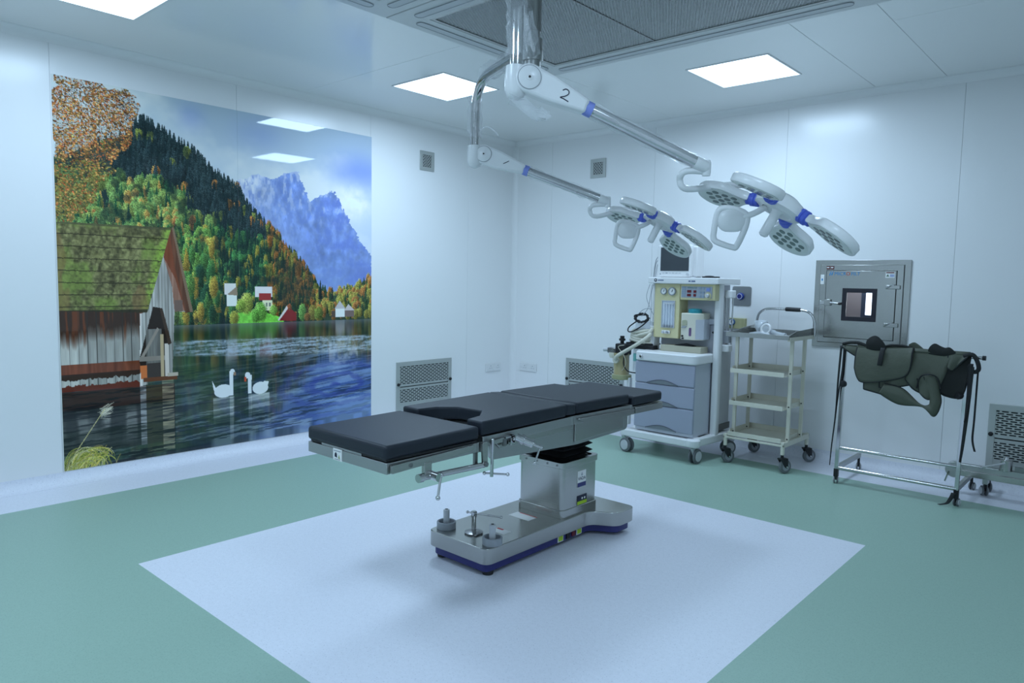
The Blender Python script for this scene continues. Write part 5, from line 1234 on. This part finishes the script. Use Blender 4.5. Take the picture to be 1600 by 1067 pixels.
# ------------------------------------------------------------------ instrument trolley
t = thing('instrument_trolley', 'cream three-shelf trolley with a steel top tray and chrome push handle', 'trolley', (-2.38, 5.93, 0))
X0, X1, Y0, Y1 = -2.645, -2.130, 5.655, 6.215
P4 = [(X0 + .045, 5.755), (X1 - .012, 5.755), (X1 - .012, 6.03), (X0 + .045, 6.03)]
for x, y in P4: G().box(x - .014, x + .014, y - .010, y + .010, .235, 1.078).build('post', M_CREAM, t, bevel=.002)
g = G()
g.box(X0, X1, Y0, Y0 + .02, .215, .232).box(X0, X1, Y1 - .02, Y1, .215, .245)
g.box(X1 - .022, X1, Y0, Y1, .208, .248).box(X0, X0 + .022, Y0, Y1, .208, .248)
for x, y in ((X0 + .015, Y0 + .015), (X1 - .015, Y0 + .015), (X1 - .015, Y1 - .015), (X0 + .015, Y1 - .015)): g.cyl((x, y, .150), (x, y, .252), .016, n=14)
g.build('base_frame', M_CREAM, t, bevel=.002)
for x, y, ya in ((X0 + .015, Y0 + .015, -2.3), (X1 - .015, Y0 + .015, -2.2), (X1 - .015, Y1 - .015, -2.4), (X0 + .015, Y1 - .015, -2.3)): caster(t, x, y, .16, .055, ya + PI * .05, 'black')
for z in (.772, .502, .240):
    x0, x1 = (X0 + .045, X1 - .030)
    g = G().box(x0 - .01, x1, 5.665, 6.10, z, z + .006).box(x0 - .01, x1, 5.660, 5.668, z, z + .036).box(x0 - .01, x1, 6.096, 6.102, z, z + .05)
    g.box(x0 - .012, x0 - .006, 5.70, 6.10, z, z + .05).box(x1 - .004, x1 + .002, 5.76, 6.10, z, z + .04)
    s_ = g.build('shelf', M_CREAM, t)
    for x, y in P4: G().cyl((x, y - .0135, z + .025), (x, y - .009, z + .025), .006, n=8).build('bolt', M_BLACK, s_)
tr = G().box(X0 - .012, X1 + .0, 5.653, 6.210, 1.072, 1.082).box(X0 - .012, X1, 5.648, 5.653, 1.072, 1.108).box(X0 - .0125, X0 - .006, 5.653, 6.21, 1.082, 1.1095).box(X1 - .006, X1 + .0005, 5.653, 6.21, 1.082, 1.1045).box(X0 - .012, X1, 6.21, 6.216, 1.072, 1.120)
tr.prism([(5.655, 1.105), (6.209, 1.105), (6.209, 1.150), (5.80, 1.135)], X1 - .006, X1, 'x')
tr.prism([(5.80, 1.11), (6.209, 1.11), (6.209, 1.150), (6.0, 1.135)], X0 - .012, X0 - .006, 'x')
tr.build('top_tray', M_STEEL, t, bevel=.001)
G().box(X1 - .015, X1 + .006, 5.66, 6.20, 1.060, 1.090).build('tray_edge', M_CREAM, t)
hd = G().tube([(-2.618, 6.17, 1.08)] + bez([(-2.616, 6.17, 1.20), (-2.598, 6.17, 1.255), (-2.545, 6.17, 1.292), (-2.48, 6.17, 1.300)], 5) + bez([(-2.25, 6.17, 1.297), (-2.185, 6.17, 1.285), (-2.140, 6.17, 1.25), (-2.118, 6.17, 1.19)], 5) + [(-2.116, 6.17, 1.08)], .011, 12).build('push_handle', M_CHROME, t)
G().lathe([(.0165, 0), (.0185, .01), (.0185, .115), (.0165, .125)], (-2.368, 6.17, 1.2985), (1, 0, -.013), 14).build('handle_grip', M_BLACK, hd)
# things on the tray
t = thing('breathing_mask', 'clear breathing mask with a white ring lying on the trolley tray', 'face mask', (-2.47, 6.0, 1.083))
G().lathe([(.058, 0), (.062, .012), (.050, .045), (.024, .07), (.018, .085)], (-2.50, 6.03, 1.140), (-.5, .1, .3), 20).build('mask_shell', M_CLEAR, t)
G().tube([(-2.455 + .038 * math.cos(a * PI / 10), 5.98 + .012 * math.sin(a * PI / 10), 1.128 + .040 * math.sin(a * PI / 10)) for a in range(20)], .012, 8, closed=True).build('mask_cushion', M_WHITE, t)
G().lathe([(.030, 0), (.030, .02)], (-2.455, 5.975, 1.128), (0, 1, 0), 16).build('mask_port', M_CLEAR, t)
t = thing('breathing_connector', 'clear tapered breathing connector beside the mask on the trolley tray', 'tube connector', (-2.35, 5.93, 1.083))
G().lathe([(.022, 0), (.022, .03), (.016, .04), (.014, .12), (.018, .125), (.018, .14)], (-2.395, 5.95, 1.110), (.9, -.25, -.12), 16).build('connector_body', M_CLEAR, t)
G().lathe([(.024, .0), (.024, .014)], (-2.395, 5.95, 1.110), (.9, -.25, -.12), 16).build('connector_collar', M_GREY, t)
t = thing('clear_tube_piece', 'short bent clear tube at the front of the trolley tray', 'tube', (-2.47, 5.86, 1.083))
G().tube(bez([(-2.545, 5.87, 1.092), (-2.50, 5.85, 1.100), (-2.46, 5.86, 1.104), (-2.42, 5.88, 1.098), (-2.37, 5.86, 1.092)], 6), .009, 10).build('tube_body', M_CLEAR, t)

# ------------------------------------------------------------------ apron rack
t = thing('apron_rack', 'chrome wheeled garment rack with the green aprons draped over its top bar', 'garment rack', (-1.34, 5.99, 0))
LX, RX = -1.735, -0.940; RY = 5.69; SH = .016
for x in (LX, RX):
    g = G().obox((x + SH / 2, RY, .585), (.0125, 0, 0), (0, .0125, 0), (SH / 2, 0, .475)); g.build('post', M_CHROME, t, bevel=.002)
    G().box(x - .0125, x + .0125, RY, 6.265, .105, .140).build('foot_bar', M_STEEL2, t, bevel=.002)
    G().lathe([(.024, 0), (.026, .02), (.020, .03)], (x + .02 * (1 if x < -1 else -1) + .005, RY - .012, .772), (-.3 if x < -1 else -.6, -.8, 0), 12).build('height_knob', M_BLACK, t)
    for y in (RY, 6.25): 
        if y == RY: G().box(x - .015, x + .015, y - .015, y + .015, .055, .115).build('leg_sleeve', M_BLACK, t)
        caster(t, x, y, .12, .028, -PI / 2 + (.3 if x < -1 else -.2), 'black', True, stem=.01)
G().cyl((LX, RY, .279), (RX, RY, .279), .0125, n=14).build('cross_bar', M_CHROME, t)
G().cyl((LX, RY, .122), (RX, RY, .122), .0145, n=14).build('cross_bar', M_CHROME, t)
G().cyl((LX + SH - .03, RY, 1.045), (-.83, RY, 1.040), .012, n=14).build('top_bar', M_CHROME, t)
G().cyl((-.845, RY, 1.040), (-.825, RY, 1.040), .016, n=12).build('bar_end_cap', M_BLACK, t)

def interp(pl, u):
    n = len(pl) - 1; f = min(u * n, n - 1e-6); i = int(f); k = f - i
    return (pl[i][0] * (1 - k) + pl[i + 1][0] * k, pl[i][1] * (1 - k) + pl[i + 1][1] * k)
def dense(pl, n=8):
    return [(p.x, p.y) for p in bez([(a, b, 0) for a, b in pl], n)]
def cloth(parent, nm, m_, topl, botl, y0, wave=.008, fold=3.0, th=.010, bulge=.0, binding=True, seed=0, ytop=None):
    T, B = dense(topl), dense(botl)
    def yf(u, v, x, z): return y0 + wave * math.sin(fold * 2 * PI * u + seed + 1.5 * v) * v - bulge * math.sin(PI * v) * math.sin(PI * u) + ((ytop - y0) * (1 - v) ** 3 if ytop is not None else 0)
    def fn(u, v):
        a, b = interp(T, u), interp(B, u); x = a[0] * (1 - v) + b[0] * v; z = a[1] * (1 - v) + b[1] * v
        return (x, yf(u, v, x, z), z)
    o = G().surf(fn, 24, 14).build(nm, m_, parent, solid=th, ang=60)
    if binding:
        pts = [fn(0, v / 8) for v in range(8)] + [fn(u / 30, 1) for u in range(31)] + [fn(1, 1 - v / 8) for v in range(1, 9)]
        G().tube(pts, .0065, 6).build('edge_binding', M_BIND, o)
    return o
def arch(parent, nm, m_, x0, x1, zf, zt, zb, yf=RY - .02, yb=RY + .02, skew=0.0, th=.010):
    "strip laid over the bar from front to back"
    prof = bez([(0, yf, zf), (0, yf - .002, (zf + zt) / 2), (skew, RY, zt), (0, yb + .002, (zb + zt) / 2), (0, yb, zb)], 6)
    def fn(u, v):
        p = prof[int(round(v * (len(prof) - 1)))]; return (x0 + (x1 - x0) * u + p.x, p.y, p.z)
    return G().surf(fn, 6, len(prof) - 1).build(nm, m_, parent, solid=th, ang=60)
t = thing('lead_apron', 'olive lead apron with a square front flap, hung at the left of the rack', 'apron', (-1.45, 5.69, 1.05))
cloth(t, 'front_flap', M_OLIVE, [(-1.628, 1.058), (-1.44, 1.066), (-1.258, 1.076)], [(-1.630, .905), (-1.606, .835), (-1.565, .806), (-1.433, .828), (-1.290, .880), (-1.258, .985)], 5.630, .004, 1.0, seed=1, ytop=5.672, bulge=.004)
cloth(t, 'left_wing', M_OLIVE, [(-1.735, 1.062), (-1.66, 1.064), (-1.610, 1.064)], [(-1.730, 1.050), (-1.66, 1.005), (-1.615, .980)], 5.655, .004, 1.0, seed=2, ytop=5.68)
cloth(t, 'under_flap', M_OLIVE, [(-1.572, .90), (-1.50, .90), (-1.42, .90)], [(-1.565, .752), (-1.50, .738), (-1.430, .726)], 5.660, .004, 1.0, seed=3)
cloth(t, 'under_fold', M_OLIVE, [(-1.46, .90), (-1.38, .91), (-1.25, .92)], [(-1.46, .775), (-1.37, .785), (-1.265, .815)], 5.652, .010, 1.5, seed=5)
arch(t, 'bar_fold', M_OLIVE, -1.63, -1.26, 1.055, 1.070, .93)
cloth(t, 'shoulder_flap', M_OLIVED, [(-1.566, 1.080), (-1.556, 1.118), (-1.512, 1.146), (-1.474, 1.122), (-1.438, 1.078)], [(-1.562, 1.05), (-1.50, 1.045), (-1.436, 1.05)], RY - .022, .003, 1.0, th=.022, binding=False, bulge=.012)
G().tube(bez([(-1.735, RY - .015, 1.072), (-1.68, RY - .02, 1.086), (-1.62, RY - .02, 1.088), (-1.57, RY - .02, 1.070)], 6), .011, 8).build('collar_roll', M_OLIVED, t)
G().tube(bez([(-1.44, RY - .02, 1.074), (-1.40, RY - .02, 1.086), (-1.33, RY - .015, 1.086), (-1.27, RY - .01, 1.076)], 6), .009, 8).build('collar_roll', M_OLIVED, t)
G().surf(lambda u, v: (-1.463 + .033 * u - .012 * v, 5.6345 + .026 * max(0, .35 - v) - .016 * math.sin(PI * min(1, v * .55 + .05)), 1.066 - .128 * v), 3, 8).build('fastening_strip', M_BIND, t, solid=.004)
cloth(t, 'back_peak', M_OLIVE, [(-1.300, 1.098), (-1.262, 1.114), (-1.205, 1.072)], [(-1.30, 1.03), (-1.26, 1.02), (-1.20, 1.02)], RY + .03, .002, 1.0, binding=False)
cloth(t, 'rear_panel', M_OLIVE, [(-1.63, 1.05), (-1.44, 1.056), (-1.26, 1.056)], [(-1.62, .92), (-1.44, .90), (-1.28, .93)], RY + .032, .005, 1.0, seed=8, binding=False)
for pts in ([(-1.738, RY - .035, 1.06), (-1.748, RY - .035, .80), (-1.752, RY - .035, .55), (-1.768, RY - .035, .30), (-1.775, RY - .034, .14)], [(-1.716, RY - .035, 1.06), (-1.720, RY - .035, .9), (-1.738, RY - .035, .72), (-1.752, RY - .035, .55)]):
    P2 = bez(pts, 6); n = len(P2)
    G().surf(lambda u, v: (P2[int(round(v * (n - 1)))].x + (u - .5) * (.016 - .010 * v), P2[int(round(v * (n - 1)))].y, P2[int(round(v * (n - 1)))].z), 1, n - 1).build('tie_strap', M_BIND, t, solid=.003)
t = thing('lead_apron', 'crumpled olive lead apron with dangling loop and black lining, hung at the right', 'apron', (-1.08, 5.69, 1.05))
cloth(t, 'front_panel', M_OLIVE, [(-1.285, 1.056), (-1.15, 1.060), (-1.015, 1.062)], [(-1.290, .855), (-1.230, .785), (-1.150, .76), (-1.085, .80), (-1.040, .955)], 5.652, .012, 1.6, seed=2, ytop=5.675, bulge=.010)
cloth(t, 'black_lining', M_OLIVED, [(-1.06, 1.050), (-1.00, 1.050), (-.905, 1.050)], [(-1.085, .80), (-1.055, .762), (-.955, .755), (-.925, .85)], 5.664, .006, 1.0, seed=3, ytop=5.680, binding=False)
cloth(t, 'right_fold', M_OLIVE, [(-1.04, 1.062), (-.98, 1.064), (-.915, 1.058)], [(-1.04, .97), (-1.01, .945), (-.945, 1.018)], 5.650, .010, 1.5, seed=7, ytop=5.675)
ou = dense([(-1.455, .735), (-1.328, .673), (-1.169, .672), (-1.098, .615), (-1.062, .708), (-1.075, .80), (-1.09, .895)], 8)
inn = dense([(-1.42, .81), (-1.301, .785), (-1.189, .690), (-1.132, .690), (-1.128, .740), (-1.150, .80), (-1.175, .885)], 8)
n = len(ou)
lp = G().surf(lambda u, v: (ou[int(round(u * (n - 1)))][0] * (1 - v) + inn[int(round(u * (n - 1)))][0] * v, 5.644 - .016 * math.sin(PI * v) - .012 * math.sin(3 * u), ou[int(round(u * (n - 1)))][1] * (1 - v) + inn[int(round(u * (n - 1)))][1] * v), n - 1, 5).build('hanging_loop', M_OLIVE, t, solid=.008, ang=60)
G().tube([(a, 5.642, b) for a, b in ou], .005, 6).build('edge_binding', M_BIND, lp)
G().tube([(a, 5.636, b) for a, b in inn], .004, 6).build('edge_binding', M_BIND, lp)
G().tube(bez([(-1.215, 5.638, .80), (-1.195, 5.625, .88), (-1.14, 5.618, .905), (-1.09, 5.622, .885), (-1.065, 5.632, .81)], 8), .005, 6).build('edge_binding', M_BIND, lp)
cloth(t, 'arm_fold', M_OLIVE, [(-1.215, .87), (-1.14, .905), (-1.075, .88)], [(-1.195, .77), (-1.14, .730), (-1.075, .76)], 5.640, .008, 1.0, seed=1, bulge=.004)
arch(t, 'bar_fold', M_OLIVE, -1.285, -.915, 1.050, 1.068, .93)
cloth(t, 'shoulder_flap', M_OLIVED, [(-1.165, 1.070), (-1.150, 1.100), (-1.125, 1.117), (-1.092, 1.100), (-1.062, 1.090), (-1.036, 1.096), (-1.000, 1.068)], [(-1.16, 1.045), (-1.08, 1.04), (-1.0, 1.045)], RY - .018, .003, 1.0, th=.020, binding=False, bulge=.008)
G().tube(bez([(-.95, RY - .03, 1.045), (-.90, RY - .03, 1.060), (-.87, RY - .03, 1.02), (-.858, RY - .03, .965), (-.885, RY - .03, .945), (-.915, RY - .03, .985)], 6), .014, 8).build('knotted_strap', M_BIND, t)
cloth(t, 'rear_panel', M_OLIVED, [(-1.28, 1.05), (-1.1, 1.056), (-.92, 1.056)], [(-1.27, .92), (-1.1, .90), (-.93, .93)], RY + .034, .005, 1.0, seed=8, binding=False)
def strap(pts, w0, w1, parent=t, nm='tie_strap'):
    P2 = bez(pts, 6); n = len(P2)
    G().surf(lambda u, v: (P2[int(round(v * (n - 1)))].x + (u - .5) * (w0 + (w1 - w0) * v), P2[int(round(v * (n - 1)))].y - .006 * u, P2[int(round(v * (n - 1)))].z), 1, n - 1).build(nm, M_BIND, parent, solid=.004)
strap([(-.905, RY - .04, 1.0), (-.900, RY - .04, .85), (-.905, RY - .04, .65), (-.917, RY - .04, .42), (-.925, RY - .04, .32)], .036, .012)
strap([(-.885, RY - .045, .98), (-.893, RY - .045, .80), (-.915, RY - .045, .60)], .010, .008)
strap([(-.860, RY - .03, .96), (-.862, RY - .02, .80), (-.865, RY - .01, .60), (-.868, RY, .48), (-.850, RY, .40)], .010, .012)
strap([(-.948, RY - .035, .10), (-.965, RY - .042, .055), (-.985, RY - .048, .022), (-1.03, RY - .055, .006)], .030, .016)

# ------------------------------------------------------------------ steel stand base at the right edge
t = thing('stand_base', 'low steel wheeled stand base with a clamp lever, under the right-hand grille', 'equipment stand', (-.60, 6.15, 0))
G().prism(rrect(-1.00, .10, 6.04, 6.12, .01), .140, .185).build('beam', M_STEEL, t, bevel=.003)
G().box(-.985, .10, 6.06, 6.11, .183, .225).build('upper_rail', M_STEEL2, t, bevel=.003)
G().prism(circ(-1.025, .175, .058, 24), 6.05, 6.10, 'y').build('end_disc', M_STEEL2, t, bevel=.003)
G().cyl((-1.055, 6.04, .16), (-1.075, 6.03, .085), .006, n=8).build('disc_lever', M_CHROME, t)
c_ = G().lathe([(.040, 0), (.040, .075), (.03, .08)], (-.715, 6.07, .222)).build('clamp_post', M_STEEL, t)
G().cyl((-.715, 6.03, .285), (-.850, 5.98, .236), .007, n=8).ell((-.85, 5.98, .236), .011, .011, .011, 10, 6).build('clamp_lever', M_CHROME, c_)
G().lathe([(.02, 0), (.016, .02)], (-.715, 6.07, .302)).build('clamp_bolt', M_CHROME, c_)
G().box(-.66, -.55, 6.055, 6.075, .228, .262).build('rating_plate', M_DARKSTEEL, t)
for x in (-.835, -.10):
    G().prism([(-.012 + x, 6.07), (.02 + x, 6.07), (.02 + x, 6.16), (-.012 + x, 6.16)], .10, .142).build('caster_bracket', M_STEEL2, t)
    caster(t, x, 6.13, .14, .036, -PI * .35, 'black', True)
    caster(t, x, 6.28, .14, .036, -PI * .35, 'black', True)
    G().box(x - .012, x + .012, 6.10, 6.30, .128, .150).build('cross_foot', M_STEEL2, t)
